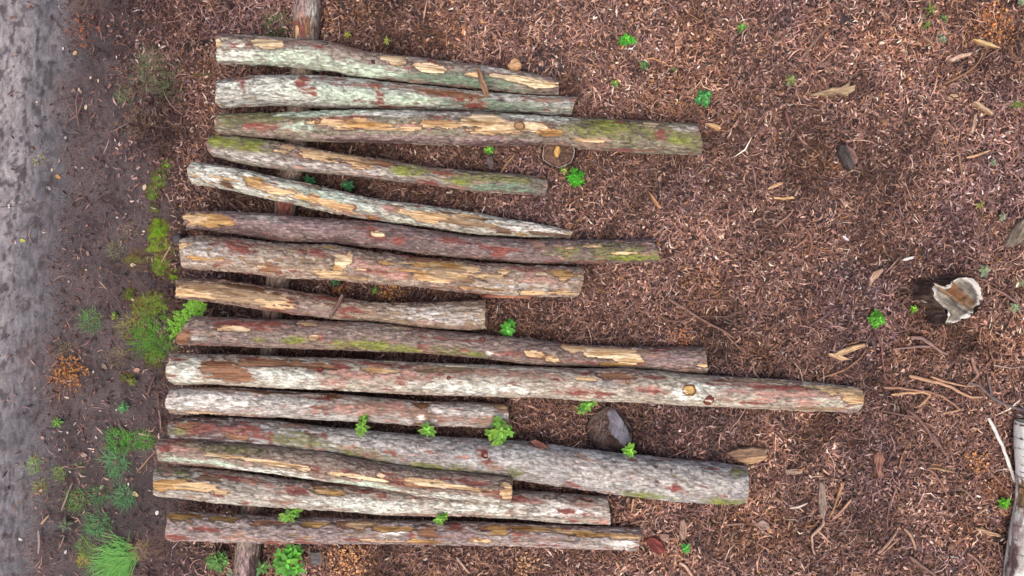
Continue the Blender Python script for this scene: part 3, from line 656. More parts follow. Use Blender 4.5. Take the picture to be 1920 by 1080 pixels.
slab('oblong buff chip right of the long driftwood like splinter', [(1776,182),(1786,175),(1800,176),(1798,183),(1786,187)], 0.004, 0.008, (190,154,120), (204,172,138), seed=18)
slab('pinkish brown chip block above the oblong buff chip', [(1730,66),(1737,69),(1752,80),(1751,85),(1744,82),(1733,74)], 0.004, 0.014, (140,106,88), (160,124,104), seed=19)
slab('tapering reddish tan splinter in the middle of the open litter', [(1216,358),(1223,366),(1233,380),(1241,392),(1235,390),(1224,377)], 0.006, 0.01, (176,124,90), (192,146,110), seed=20)
slab('pair of stuck tan splinters in the open litter, upper one', [(1441,352),(1452,345),(1468,340),(1470,344),(1456,351),(1443,355)], 0.008, 0.01, (190,150,116), (206,170,134), seed=21)
slab('yellowish flat splinter just below the pair of tan splinters', [(1452,368),(1470,370),(1490,367),(1494,371),(1474,374),(1456,372)], 0.006, 0.008, (196,156,108), (212,176,130), seed=22)
slab('pointed tan chip at the right end of the third log', [(1323,231),(1336,231),(1350,236),(1352,242),(1346,244),(1334,238)], 0.008, 0.012, (200,160,112), (220,184,140), seed=23)
slab('pale wedge chip lying left of the pale grey stump', [(1630,523),(1638,510),(1655,503),(1657,508),(1644,522),(1632,535)], 0.006, 0.012, (176,140,118), (194,158,136), grain=0.8, seed=24)
slab('thin white flake beside a grey patch left of the pale grey stump', [(1693,487),(1704,482),(1718,480),(1714,485),(1702,489)], 0.004, 0.008, (216,206,206), (228,220,218), seed=25)
slab('small white flake near the middle of the right litter', [(1580,442),(1586,441),(1594,450),(1590,452)], 0.004, 0.006, (222,206,206), (232,220,216), seed=26)
slab('pale torn root shard at the left foot of the pale grey stump', [(1730,563),(1738,553),(1748,551),(1758,560),(1766,566),(1752,568),(1740,569)], 0.06, 0.02, (128,114,106), (160,146,138), seed=45)
slab('flat tan splinter beside the foot of the white birch log', [(1834,991),(1845,992),(1862,998),(1878,1003),(1876,1008),(1858,1005),(1837,997)], 0.006, 0.012, (178,142,112), (196,162,130), grain=-0.22, seed=27)
slab('grey brown torn chip below the stoutest log', [(1276,978),(1284,975),(1289,990),(1287,1010),(1279,1015),(1274,1000)], 0.004, 0.012, (146,116,102), (166,134,118), grain=1.5, seed=28)
slab('rosy flat chip beside the right end of the bottom log', [(1237,1002),(1256,1003),(1256,1016),(1240,1016)], 0.004, 0.012, (140,108,98), (158,124,112), seed=29)
slab('dark red torn bark heap beside the right end of the bottom log', [(1210,1012),(1225,1008),(1244,1018),(1248,1032),(1236,1042),(1222,1034)], 0.004, 0.02, (104,48,44), (136,70,62), name='bark_piece', cat='bark', seed=30)
slab('smooth pale pebble like chip below the stoutest log', [(1420,982),(1430,976),(1443,982),(1444,992),(1432,996),(1422,990)], 0.004, 0.012, (146,120,110), (162,136,126), seed=31)
slab('bark flake bridging the first and second log of the stack', [(893,125),(900,126),(906,144),(914,163),(917,178),(910,180),(903,165),(897,148)], 0.24, 0.012, (120,88,66), (150,116,90), name='bark_piece', cat='bark', grain=-1.2, seed=32)
slab('sliver of bark leaning across the short eighth log', [(616,594),(622,580),(632,566),(640,551),(644,556),(637,572),(626,590),(619,597)], 0.235, 0.012, (106,82,74), (134,108,98), name='bark_piece', cat='bark', grain=1.0, seed=33)
slab('flaky red brown bark strip under the lower edge of the thick seventh log', [(900,552),(930,548),(960,551),(995,553),(992,560),(950,559),(905,558)], 0.01, 0.02, (150,94,76), (186,128,104), name='bark_piece', cat='bark', seed=36)
slab('curled red bark scrap lying on the upper edge of the stoutest log', [(994,826),(1004,824),(1020,831),(1030,838),(1018,841),(1004,836)], 0.2, 0.012, (106,66,58), (136,94,82), name='bark_piece', cat='bark', seed=37)
slab('dark weathered chip beside the small bright seedling above the fourth log', [(913,292),(922,290),(926,305),(925,320),(917,318),(912,306)], 0.0, 0.03, (62,50,50), (84,70,68), mat=M_DARK, grain=1.5, seed=42)
slab('cracked grey board scrap on the litter at the bottom edge under the bottom log', [(580,1036),(605,1036),(607,1056),(596,1062),(580,1060)], 0.0, 0.015, (74,66,70), (96,88,90), mat=M_DARK, seed=44)

# dark round post top at the left end of the thick log
a = np.linspace(0, 2 * np.pi, 40, endpoint=False); c0 = at(332, 447, 0.12)
V = []; prof = [(1.0, -0.14), (1.0, -0.06), (1.0, 0), (0.97, 0.006), (0.88, 0.012), (0.6, 0.016), (0.3, 0.017), (0.02, 0.0175)]
for pr, ph in prof:
    rr_ = 0.031 * pr * (1 + 0.03 * vnoise(np.cos(a) * 3, np.sin(a) * 3, a * 0 + ph * 20, 2))
    V.append(np.stack([c0[0] + np.cos(a) * rr_, c0[1] + np.sin(a) * rr_, a * 0 + c0[2] + ph], -1))
o = mesh_np('peg', np.array(V), grid_faces(len(prof), 40, wrap=True), lin(62, 56, 60), M_DARK)
tag(o, 'dark round peg top between moss and the thick seventh log', 'peg')

# ------------------------------------------------------------------ twigs and sticks
def tube(pts, r0, r1, na=7, jit=0.0):
    P = np.array(pts, float)
    s = np.concatenate([[0], np.cumsum(np.linalg.norm(np.diff(P, axis=0), axis=1))])
    m = max(4, int(s[-1] / 0.012))
    t = np.linspace(0, s[-1], m)
    Q = np.stack([np.interp(t, s, P[:, i]) for i in range(3)], -1)
    for i in range(3): Q[1:-1, i] = smooth1(Q[:, i], 1)[1:-1]
    if jit: Q += jit * np.stack([vnoise(t * 22, t * 0 + i, t * 0 + pts[0][0] * 9, 7) for i in range(3)], -1)
    T = np.gradient(Q, axis=0); T /= np.linalg.norm(T, axis=1)[:, None] + 1e-9
    up = np.array([0, 0, 1.0]); S = np.cross(T, up); S /= np.linalg.norm(S, axis=1)[:, None] + 1e-9; N = np.cross(S, T)
    a = np.linspace(0, 2 * np.pi, na, endpoint=False)
    R = np.linspace(r0, r1, m) * (1 + 0.15 * vnoise(t * 60, t * 0, t * 0, 3)); R[0] *= 0.6; R[-1] *= 0.4
    V = Q[:, None] + R[:, None, None] * (np.cos(a)[None, :, None] * S[:, None] + np.sin(a)[None, :, None] * N[:, None])
    return V.reshape(-1, 3), grid_faces(m, na, wrap=True)

def stick(label, px, r, col, z=0.024, forks=(), name='twig', cat='twig', group=None, r1=None, mat=None):
    b = Bag()
    def line(pp, ra, rb):
        W_ = []
        for i, q in enumerate(pp):
            zz = max(q[2] if len(q) > 2 else z, 0.034)
            w = at(q[0], q[1], zz); w[2] = gh(w[0], w[1]) + zz + 0.004 * ((i * 37) % 3 - 1)
            W_.append(w)
        v, f = tube(W_, 1.12 * ra / PPM, 1.12 * rb / PPM, jit=0.003)
        n = fbm(v[:, 0] * 40, v[:, 1] * 40, v[:, 2] * 40, 3, 501)
        b.add(v, f, lin(*col) * (1 + 0.3 * n)[:, None])
    line(px, r, r1 or r * 0.6)
    for fk in forks: line(fk, r * 0.7, r * 0.35)
    o = b.build(name, mat or M_WOOD)
    return tag(o, label, cat, group)

BR, TN, GY, DK = (126, 92, 78), (182, 142, 114), (112, 98, 96), (72, 52, 50)
stick('white peeled stick leaning on the birch log', [(1856,785),(1868,810),(1884,848),(1898,885),(1905,906)], 3.0, (228,220,212), z=0.03, r1=2.6, name='stick', cat='stick')
stick('tan branch, longest of the twigs right of the longest log', [(1706,705),(1740,713),(1775,722),(1805,738),(1822,745),(1844,745)], 3.2, TN, z=0.03)
stick('tan twig running parallel above the longest tan branch', [(1746,706),(1765,714),(1790,720),(1812,724),(1835,722)], 2.2, TN, z=0.02)
stick('thin brown twig starting at the dark damp spot', [(1658,727),(1690,728),(1720,732),(1745,735),(1770,745),(1795,763),(1803,769)], 2.4, (156,118,98), z=0.02)
stick('yellowish tan twig just below the thin brown twig', [(1674,741),(1700,737),(1730,735),(1748,740),(1738,750),(1722,764)], 2.6, (190,150,112), z=0.015)
stick('short twig closing the triangle of twigs right of the longest log', [(1803,769),(1780,773),(1766,775)], 1.8, TN)
stick('dark forked branch reaching the right edge above the birch log', [(1950,775),(1915,769),(1880,757),(1858,744),(1838,724),(1815,716)], 3.6, GY, z=0.02, forks=[[(1860,745),(1855,722),(1850,700)]])
stick('crooked brown twig with a pale elbow above the dark forked branch', [(1820,670),(1827,690),(1834,702),(1825,712),(1808,730)], 3.0, (150,116,100), z=0.02)
stick('grey brown branch with a thick bend above the twigs', [(1710,633),(1730,634),(1745,645),(1762,658),(1778,664)], 3.6, (140,112,104), z=0.015, forks=[[(1745,650),(1720,650),(1695,653),(1676,654)]])
stick('thin pale twig at the right edge above the dark forked branch', [(1862,685),(1880,688),(1895,691),(1920,686),(1940,684)], 1.5, (160,138,128))
stick('curved root like twig right of the end of the longest log', [(1704,770),(1722,784),(1735,800),(1748,820),(1760,840)], 3.2, (122,92,84), forks=[[(1720,783),(1690,778),(1656,770)]])
stick('thin dark twig left of the white peeled stick', [(1844,808),(1857,824),(1866,842),(1878,858)], 1.8, (96,70,66))
stick('reddish thin twig curving down past the end of the longest log', [(1645,625),(1654,650),(1657,690),(1661,708),(1676,724)], 1.8, (130,88,78))
stick('dead twig sloping from the long log end up to the cream splinters', [(1536,712),(1560,702),(1590,690),(1615,672),(1626,656)], 1.8, (156,116,92), z=0.02)
stick('straight brown stick above the right end of the ninth log', [(1218,560),(1240,574),(1262,590)], 2.0, (120,88,76))
stick('long brown stick sloping to the right of the ninth log', [(1252,560),(1285,580),(1325,604),(1360,622),(1378,636)], 2.6, (130,98,86), forks=[[(1360,622),(1372,640),(1392,660)]])
stick('thin arched twig crossing the long brown stick', [(1236,592),(1255,602),(1275,603),(1300,595),(1330,592),(1360,594),(1404,580)], 1.4, (116,86,76))
stick('short stick at the top of the crossing twigs', [(1302,567),(1330,561),(1365,564)], 1.6, (130,100,90))
stick('pale forked root with a knee below the wooden lath', [(1545,975),(1546,984),(1532,995),(1523,1006),(1526,1030),(1530,1042)], 2.8, (178,146,126), forks=[[(1532,995),(1550,1010),(1562,1020)]])
stick('whitish bent twig left of the wooden lath', [(1481,953),(1498,952),(1514,943)], 2.0, (216,196,180))
stick('upright tan twig right of the wooden lath', [(1584,906),(1573,932),(1562,960),(1556,976)], 2.6, (176,132,98))
stick('tan twig leaning beside the upright tan twig', [(1598,938),(1582,955),(1562,972)], 2.2, (190,148,118))
stick('thin dark stick below the forked bark strip', [(1680,918),(1668,950),(1663,985)], 2.0, (122,92,82))
stick('thicker of two parallel tan sticks near the bottom edge', [(1648,1040),(1664,1022),(1684,996)], 3.0, (166,132,112))
stick('thinner of two parallel tan sticks near the bottom edge', [(1654,1042),(1670,1026),(1688,1008)], 2.0, (156,122,106))
stick('curved tan stick right of the parallel sticks', [(1696,992),(1704,1000),(1712,1014),(1718,1032)], 2.8, (172,136,110))
stick('grey stick running off the bottom edge', [(1706,1044),(1724,1058),(1745,1072),(1760,1085)], 3.4, (128,100,90))
stick('long thin reddish twig at the bottom right', [(1815,1038),(1830,1048),(1850,1068),(1864,1084)], 2.2, (150,112,96))
stick('slanting tan twig on the litter left of the birch log', [(1740,878),(1755,890),(1770,912),(1782,935)], 2.2, (140,106,92))
stick('dark slanting stick above the slanting tan twig', [(1748,812),(1760,832),(1770,850)], 2.6, (120,92,86))
stick('short tan twig near the small seedling by the birch log', [(1828,968),(1842,960),(1854,951)], 1.8, (172,140,112))
stick('short brown stick in the lower right litter', [(1810,920),(1824,934),(1842,952)], 1.8, (150,116,100))
stick('thin yellowish twig crossing near the orange heap', [(1742,878),(1765,880),(1790,886)], 2.2, (164,128,96))
stick('white curved peg of wood at the bottom edge under the stoutest log', [(1274,1056),(1285,1062),(1294,1074),(1300,1085)], 3.0, (206,168,142), name='stick', cat='stick')
stick('pale stick at the bottom edge below the bottom log', [(856,1046),(868,1060),(880,1076)], 2.4, (196,164,142), name='stick', cat='stick')
stick('long thin twig running up to the right near the upper right corner', [(1770,158),(1795,146),(1822,130),(1838,112),(1846,98)], 1.8, (150,116,86))
stick('grey brown stick slanting in the upper right litter', [(1502,110),(1515,93),(1530,74),(1545,58),(1560,46)], 2.6, (130,104,94))
stick('dark reddish stick standing out left of the split wood wedge', [(1473,206),(1477,225),(1484,248)], 3.2, (112,76,72))
stick('bent twig with an elbow in the open litter', [(1512,427),(1520,440),(1524,455),(1522,470),(1517,482)], 2.2, (142,100,80), forks=[[(1521,462),(1550,470),(1575,464),(1592,453)]])
stick('slanting thin twig left of the bent twig in the open litter', [(1455,425),(1472,410),(1488,396)], 2.2, (156,120,106))
stick('upright tan twig below the striped corner chips', [(1797,282),(1801,310),(1806,345)], 2.0, (150,116,92))
stick('yellowish splinter twig near the right edge below the leaf cluster', [(1812,296),(1835,290),(1858,281)], 2.6, (196,156,120))
stick('long brown stick in the litter left of the pale stump', [(1518,612),(1540,598),(1565,580)], 2.0, (108,84,84))
stick('dark crooked stick left of the pale stump foot', [(1668,590),(1676,605),(1690,622)], 3.0, (92,68,64))
stick('thin twig touching the right side of the pale stump', [(1864,541),(1880,550),(1898,563),(1912,572)], 2.0, (140,108,96))
stick('brown stick crossing the litter under the stoutest log', [(1360,985),(1395,982),(1385,996)], 1.8, (150,118,102))
stick('pinkish twig below the grey brown block', [(1412,975),(1430,996),(1452,1008)], 1.8, (156,122,108))
stick('pale stick standing beside the flaky end of the second log from the bottom', [(1187,935),(1186,948),(1184,960)], 2.2, (190,152,122))
stick('thin twig rising from the second log from the bottom', [(1180,982),(1200,976),(1222,978)], 1.6, (150,120,106))
stick('forked pale twig on the dark soil at the upper left', [(145,236),(143,212),(142,190),(146,172)], 1.8, (120,92,86), forks=[[(142,215),(128,225),(122,236)],[(144,212),(152,195),(157,180)]])
stick('dark twig on the track edge at the left', [(55,800),(70,770),(84,760)], 1.8, (92,74,72), forks=[[(58,785),(72,768)]])
stick('straight pale stick on the soil left of the grass, slanting up', [(112,958),(122,935),(135,905)], 1.8, (140,122,110))
stick('short tan stick on the track edge at the lower left', [(74,984),(82,975),(90,966)], 2.2, (170,140,112))
stick('upright grey stick on the soil at the lower left', [(70,996),(72,1015),(71,1038)], 2.6, (150,132,122))
stick('curved twig on the soil at the lower left corner', [(116,1006),(112,1022),(108,1030)], 1.6, (140,116,104))
stick('thin grass stem leaning beside the left end of the notched log', [(255,884),(268,872),(280,858),(292,846)], 1.6, (146,116,94), forks=[[(272,884),(274,870)]])
stick('pale twig on the soil left of the whitish grey log', [(296,770),(301,785),(302,805)], 1.8, (150,122,106))
stick('brown twig left of the longest log', [(268,732),(275,742),(282,722),(289,706)], 2.0, (110,86,80))
stick('thin twig in the soil gap left of the eighth log', [(188,527),(196,535),(204,543)], 1.8, (150,128,112))
stick('dry stem beside the peg right of the lower seedlings', [(600,1034),(602,1050),(600,1066)], 2.4, (120,92,76))
stick('tan twig resting on dirt above the fourth log', [(936,330),(950,308),(966,288)], 1.8, (168,130,98))
stick('thin root curling off the stump under the third log', [(1045,303),(1030,318),(1026,340),(1028,352)], 1.8, (116,88,76), z=0.03)
stick('small dark twig in the litter near the top right', [(1462,30),(1458,48),(1452,66)], 1.8, (96,72,66))
stick('brown twig stub near the small pair of leaves at the top', [(1364,46),(1372,58),(1382,66)], 2.0, (122,92,80), forks=[[(1400,72),(1412,82),(1420,92)]])

# ------------------------------------------------------------------ green plants
def leaf(c, yaw, L, Wd, el, col, droop=0.5, fold=0.18, base=0.04):
    t = np.linspace(0, 1, 6)
    w = np.sin(np.pi * np.clip(t, 0, 1) ** 0.8) ** 0.75 * Wd / 2 + 0.0006
    w[-1] = 0.0005
    e = el - droop * t
    dx = np.concatenate([[0], np.cumsum(np.cos((e[1:] + e[:-1]) / 2))]) * L / 5
    dz = np.concatenate([[0], np.cumsum(np.sin((e[1:] + e[:-1]) / 2))]) * L / 5
    d = np.array([math.cos(yaw), math.sin(yaw), 0]); s = np.array([-d[1], d[0], 0])
    cen = c + (dx + base * L)[:, None] * d + dz[:, None] * np.array([0, 0, 1.0])
    V = []
    for q in (-1, -0.5, 0, 0.5, 1):
        V.append(cen + (q * w)[:, None] * s + np.array([0, 0, 1.0]) * (abs(q) * w * fold * 2)[:, None])
    V = np.array(V)                                 # 5 x 6
    cc = np.broadcast_to(col, V.shape) * np.array([1.0, 1.0, 0.82, 1.0, 1.0])[:, None, None]
    return V.reshape(-1, 3), grid_faces(5, 6), cc.reshape(-1, 3)

LIME, MIDG, DKG, PALE = (122, 188, 68), (104, 164, 80), (78, 132, 72), (150, 180, 140)
def seedling(label, px, py, r, z, col, name='seedling', cat='plant', base=None, shape=0.5, whorls=None, n=None, narrow=1.0, group=None):
    """r = radius of the rosette in photo px, z = height of the leaves above the ground"""
    top = at(px, py, z)
    rw = r / PPM * (H - z) / H
    b0 = at(base[0], base[1], 0.02) if base else np.array([top[0], top[1], 0])
    b0[2] = gh(b0[0], b0[1])
    lv, st = Bag(), Bag()
    k = whorls or (1 if r < 16 else 2 if r < 22 else 3 if r < 30 else 5)
    for q in range(k):
        if k == 1: off, wr = np.zeros(3), rw
        else:
            ang = 2 * np.pi * q / (k - 1) + rng.uniform(-.4, .4) + px if q else 0
            rad = rw * (0.50 if q else 0.0) * rng.uniform(.85, 1.15)
            off = np.array([math.cos(ang) * rad, math.sin(ang) * rad, (0.012 if q == 0 else -0.012) * rng.uniform(.5, 1.5)]); wr = rw * (0.62 if q == 0 else 0.5)
        c = top + off
        m = n or int(rng.integers(6, 9))
        for layer in range(2):
            for i in range(m if layer == 0 else max(3, m // 2)):
                yaw = 2 * np.pi * (i + 0.5 * layer) / (m if layer == 0 else max(3, m // 2)) + rng.uniform(-.3, .3) + q
                L = wr * rng.uniform(.8, 1.1) * (1.0 if layer == 0 else 0.6)
                cv = lin(*col) * rng.uniform(.55, 1.3) * np.array([rng.uniform(.95, 1.45), 1, rng.uniform(.8, 1.3)]) * (1.2 if layer else 0.72)  # lower leaves darker, upper brighter: shading put into the leaf colour
                lv.add(*leaf(c + np.array([0, 0, 0.008 * layer]), yaw, L, L * shape * narrow * rng.uniform(.85, 1.15), rng.uniform(.05, .45) + 0.3 * layer, cv, droop=rng.uniform(.3, .8)))
        mid = (b0 + c) / 2 + np.array([rng.uniform(-1, 1), rng.uniform(-1, 1), 0]) * 0.01
        v, f = tube([b0, mid, c], 0.0022, 0.0015, na=6); st.add(v, f, lin(118, 140, 70))
    if r < 12:
        for i in range(len(st.v)): lv.add(st.v[i], st.f[i] - (st.f[i].min() if len(st.f[i]) else 0), st.c[i])
        o = lv.build(name, M_LEAF); return tag(o, label, cat, group)
    root = empty(name, tuple(b0), label, cat, group)
    lv.build('leaves', M_LEAF, root); st.build('stem', M_LEAF, root)
    return root

G1 = 'seedlings growing between the logs'
seedling('bright seedling in the upper gap beside the smooth whitish grey log', 680, 798, 25, 0.24, LIME, base=(680, 800), group=G1)
seedling('small bright seedling midway along the gap above the stoutest log', 801, 807, 17, 0.23, LIME, base=(801, 806), group=G1, whorls=1)
seedling('large bright seedling at the right end of the smooth whitish grey log', 938, 808, 32, 0.22, LIME, base=(950, 812), group=G1)
seedling('bright seedling in the left part of the gap above the bottom log', 541, 967, 27, 0.24, LIME, base=(541, 962), group=G1)
seedling('small seedling in the middle of the gap above the bottom log', 824, 974, 19, 0.22, LIME, base=(824, 970), group=G1)
seedling('broad leaved bright seedling left of the dark grey stump', 1100, 760, 26, 0.15, LIME, base=(1098, 764), group=G1)
seedling('lime seedling below the bluish grey slab, over the stoutest log', 1180, 845, 15, 0.2, (130, 204, 60), base=(1178, 846), group=G1)
seedling('bright rosette at the right end of the short eighth log', 950, 617, 26, 0.10, (96, 196, 66), base=(950, 616), group=G1)
seedling('dark green seedling in the shaded gap under the fourth log, left one', 580, 340, 14, 0.08, (62, 140, 80), group=G1)
seedling('dark green seedling in the shaded gap under the fourth log, right one', 652, 348, 14, 0.08, (62, 140, 80), group=G1)
seedling('half hidden dark seedling under the thick seventh log', 628, 528, 11, 0.06, (60, 120, 66), group=G1)
seedling('tiny yellow green seedling in the orange chips under the thick seventh log', 703, 545, 8, 0.04, (112, 160, 60), group=G1)
seedling('largest bright seedling clump, at the bottom edge below the bottom log', 540, 1053, 37, 0.14, (104, 190, 64), whorls=7)
seedling('round mid green clump at the bottom edge left of the crosswise log', 407, 1052, 25, 0.10, MIDG, whorls=6)
seedling('slim leaved sprig at the bottom edge beside the crosswise log', 490, 1064, 20, 0.08, (104, 164, 80), narrow=0.6, whorls=1)
seedling('small bright seedling above the middle of the fourth log', 917, 282, 11, 0.04, (120, 196, 72))
seedling('dense bright green clump right of the fourth log', 1080, 333, 21, 0.06, (84, 196, 44), whorls=6, narrow=0.8)
seedling('small yellowish seedling beside the stump under the third log', 1057, 318, 10, 0.03, (150, 180, 90))
seedling('bright elongated seedling alone near the top of the litter', 1175, 75, 20, 0.07, (96, 200, 60), whorls=3)
seedling('small two leaved seedling near the top edge', 1388, 52, 14, 0.04, (110, 176, 84), n=4)
seedling('small dull seedling above the mint green seedling', 1207, 122, 10, 0.03, (88, 150, 80))
seedling('mint green bushy seedling right of the third log', 1320, 182, 19, 0.06, (92, 180, 96), whorls=5)
seedling('tiny yellow green seedling near the end of the topmost log', 1153, 157, 9, 0.03, (140, 186, 90))
seedling('tiny grassy seedling right of the small dull seedling', 1263, 130, 7, 0.03, (110, 140, 80), narrow=0.5)
seedling('pale seedling left of the long driftwood like splinter', 1483, 150, 13, 0.04, (140, 160, 96))
seedling('round bright seedling left of the pale grey stump', 1646, 598, 20, 0.06, (104, 190, 60), whorls=5)
seedling('tiny bright seedling at the foot of the pale grey stump', 1713, 579, 9, 0.03, (120, 190, 56))
seedling('bright seedling touching the white birch log', 1883, 943, 13, 0.05, (100, 196, 40))
seedling('small bright seedling below the stoutest log, right of the bottom log', 1285, 1028, 11, 0.04, (92, 190, 76))
seedling('pale bluish clover in the upper right corner area', 1767, 72, 10, 0.03, PALE)
seedling('pale bluish clover above the right side of the pale grey stump', 1845, 508, 13, 0.04, PALE)
seedling('pale bluish clover at the right edge level with the pale grey stump', 1914, 530, 10, 0.03, PALE)
seedling('pale bluish clover just right of the pale grey stump', 1903, 576, 12, 0.03, PALE)
seedling('pale clover above the striped grey split wood', 1880, 408, 8, 0.03, PALE)
seedling('yellowish sprig left of the pale clover near the right edge', 1838, 384, 10, 0.03, (150, 160, 84), narrow=0.6)
seedling('dull clover below the short buff stick near the right edge', 1862, 304, 9, 0.03, (140, 160, 124))
seedling('pale clover in the very corner at the top right', 1914, 3, 10, 0.03, PALE)
seedling('soft sprig near the top right, larger of the grassy ones', 1744, 18, 15, 0.05, (120, 150, 70), narrow=0.45)
seedling('soft sprig near the top right, lower of the grassy ones', 1737, 46, 11, 0.04, (120, 150, 70), narrow=0.45)
seedling('soft sprig near the top right, beside the corner clover', 1770, 34, 10, 0.03, (112, 160, 84), narrow=0.6)
seedling('yellow sprig above the topmost log, right of the crosswise log', 652, 65, 9, 0.03, (170, 186, 80), narrow=0.7)
seedling('tiny yellow sprig above the topmost log, second from the crosswise log', 725, 77, 9, 0.03, (170, 190, 90), narrow=0.7)
seedling('round leaved plant on the soil left of the whitish grey log', 232, 764, 13, 0.03, (92, 156, 96))
seedling('bright round tuft on the dark soil at the left', 108, 792, 13, 0.03, (112, 168, 72), narrow=0.6, n=9)
seedling('small yellowish leafy weed left of the longest log', 248, 716, 11, 0.03, (128, 150, 72))
seedling('small yellow green weed left of the bright fern', 215, 592, 9, 0.03, (130, 156, 72))
seedling('faint grey green weed at the lower left', 123, 984, 15, 0.02, (104, 124, 92), narrow=0.7)
seedling('pale round weed beside the round leaved clump at the bottom edge', 434, 1076, 12, 0.03, (140, 160, 130))
# fern at the slanted end of the ninth log
lv = Bag(); st = Bag()
for (qx, qy) in [(330,622),(334,606),(345,598),(352,584),(340,588),(364,580),(374,584),(358,572),(348,610),(366,570),(378,576),(326,612)]:
    c = at(qx, qy, 0.12 + 0.03 * rng.random())
    yaw0 = rng.uniform(0, 6.28)
    for fr_ in range(4):
        yw = yaw0 + fr_ * 1.6 + rng.uniform(-.3, .3); L = rng.uniform(.035, .055)
        d = np.array([math.cos(yw), math.sin(yw), 0.15])
        for i in range(7):
            t = (i + 1) / 7
            for sgn in (-1, 1):
                cv = lin(136, 196, 58) * rng.uniform(.4, 1.25)
                lv.add(*leaf(c + d * L * t, yw + sgn * 1.0, L * .42 * (1.15 - t * 0.8), 0.006, .2, cv, droop=.4))
    g0 = at(345, 592, 0.0); v, f = tube([g0, (g0 + c) / 2 + np.array([0, 0, .03]), c], .002, .0015, 6); st.add(v, f, lin(120, 150, 60))
root = empty('fern', tuple(at(345, 592, 0)), 'lime green fern at the slanted left end of the ninth log', 'fern')
lv.build('fronds', M_LEAF, root); st.build('stem', M_LEAF, root)

# ------------------------------------------------------------------ grass tufts and moss
def blades(b, cx, cy, r, n, L, col, w=0.0035, lean=0.9, dirb=None, sprd=0.5):
    for i in range(int(n * 1.9)):
        a0 = rng.uniform(0, 2 * np.pi); rd = r * rng.random() ** 0.75 * sprd
        yaw = (a0 + rng.uniform(-2.0, 2.0)) if dirb is None else dirb + rng.normal(0, .7)
        p = np.array([cx + math.cos(a0) * rd, cy + math.sin(a0) * rd, 0.0]); p[2] = gh(p[0], p[1]) - 0.002
        l = L * rng.uniform(.5, 1.15); t = np.linspace(0, 1, 5)
        ln = lean * rng.uniform(.5, 1.2)
        dx = l * np.sin(ln * t) / max(ln, .2); dz = l * (1 - (1 - np.cos(min(1.35, ln) * (1 - 0.0 * t))) * t) * t * 0.75
        d = np.array([math.cos(yaw), math.sin(yaw), 0]); s = np.array([-d[1], d[0], 0])
        ww = w * 0.62 * rng.uniform(.6, 1.2) * (1 - t ** 1.5 * .92) / 2
        c = p + dx[:, None] * d + dz[:, None] * np.array([0, 0, 1.0]) + (rng.normal(0, .08) * l * t ** 2)[:, None] * s
        V = np.concatenate([c - ww[:, None] * s, c + ww[:, None] * s])
        f = [[q, q + 1, q + 6, q + 5] for q in range(4)]
        cv = lin(*col) * LIFT * rng.uniform(.6, 1.5) * np.array([rng.uniform(.85, 1.3), 1, rng.uniform(.8, 1.2)])
        b.add(V, f, cv)

def tuft(label, px, py, r, n, L, col, dirb=None, w=0.0035, lean=0.9, extra=(), group='grass tufts on the bare soil left of the logs', sprd=1.15):
    b = Bag()
    for (x, y, rr_, nn) in [(px, py, r, n)] + list(extra):
        c = at(x, y); blades(b, c[0], c[1], rr_ / PPM, nn, L, col, w, lean, dirb, sprd)
    o = b.build('grass_tuft', M_GRASS)
    return tag(o, label, 'grass tuft', group)

GR = (82, 142, 60)
LIFT = np.array([1.75, 1.30, 1.35])
tuft('largest bright grass tuft fanning left at the bottom edge', 230, 1040, 26, 230, 0.17, (96, 166, 84), w=0.006, lean=1.1, dirb=3.5, extra=[(225, 1060, 22, 90)])
tuft('dense grass tuft at the slanted left end of the ninth log', 298, 625, 34, 260, 0.085, (78, 142, 50), w=0.0035, extra=[(270, 640, 22, 80)])
tuft('wide dull grass patch left of the two topmost logs', 297, 140, 36, 240, 0.07, (98, 128, 92), w=0.0035, extra=[(318, 165, 22, 60), (280, 115, 20, 50)])
tuft('small grass tuft below left of the wide dull grass patch', 235, 180, 14, 60, 0.05, (96, 132, 84))
tuft('thin grass wisp beside the small tuft at the upper left', 256, 146, 10, 30, 0.05, (104, 134, 104))
tuft('dry olive grass tuft left of the third log', 262, 232, 24, 90, 0.06, (112, 108, 78), w=0.003)
tuft('dark green grass tuft against the crosswise log at the top edge', 520, 50, 20, 110, 0.07, (64, 112, 52), group=None)
tuft('compact green tuft alone on the soil at mid left', 172, 600, 17, 100, 0.055, (82, 140, 78))
tuft('yellowish grass fringe left of the dense tuft by the ninth log', 250, 615, 22, 90, 0.06, (120, 134, 64))
tuft('bright grass clump left of the log with the notched strip, upper one', 222, 826, 18, 130, 0.06, (78, 150, 62), extra=[(250, 828, 14, 60), (275, 826, 13, 70)])
tuft('tall grass clump below the bright clump at lower left', 218, 868, 20, 130, 0.075, (80, 144, 92), w=0.004)
tuft('grass clump left of the golden ended log', 232, 930, 17, 120, 0.07, (78, 138, 90), w=0.004)
tuft('dark grass clump left of the bottom log', 185, 930, 14, 90, 0.06, (72, 122, 76), w=0.004)
tuft('grass clump above the largest tuft, left one', 182, 985, 20, 130, 0.07, (76, 136, 84), w=0.004)
tuft('small grass sprout beside the largest tuft at the bottom edge', 160, 1028, 15, 80, 0.055, (90, 144, 66))
tuft('yellow tipped sprout at the bottom edge left of the largest tuft', 154, 1052, 9, 40, 0.04, (150, 160, 60))
tuft('small light tuft on the soil at the lower left, upper of three', 66, 872, 13, 60, 0.045, (110, 156, 76))
tuft('small light tuft on the soil at the lower left, right one of three', 113, 888, 11, 50, 0.045, (104, 148, 70))
tuft('small olive tuft on the soil at the lower left, lowest of three', 76, 912, 11, 50, 0.045, (112, 132, 66))
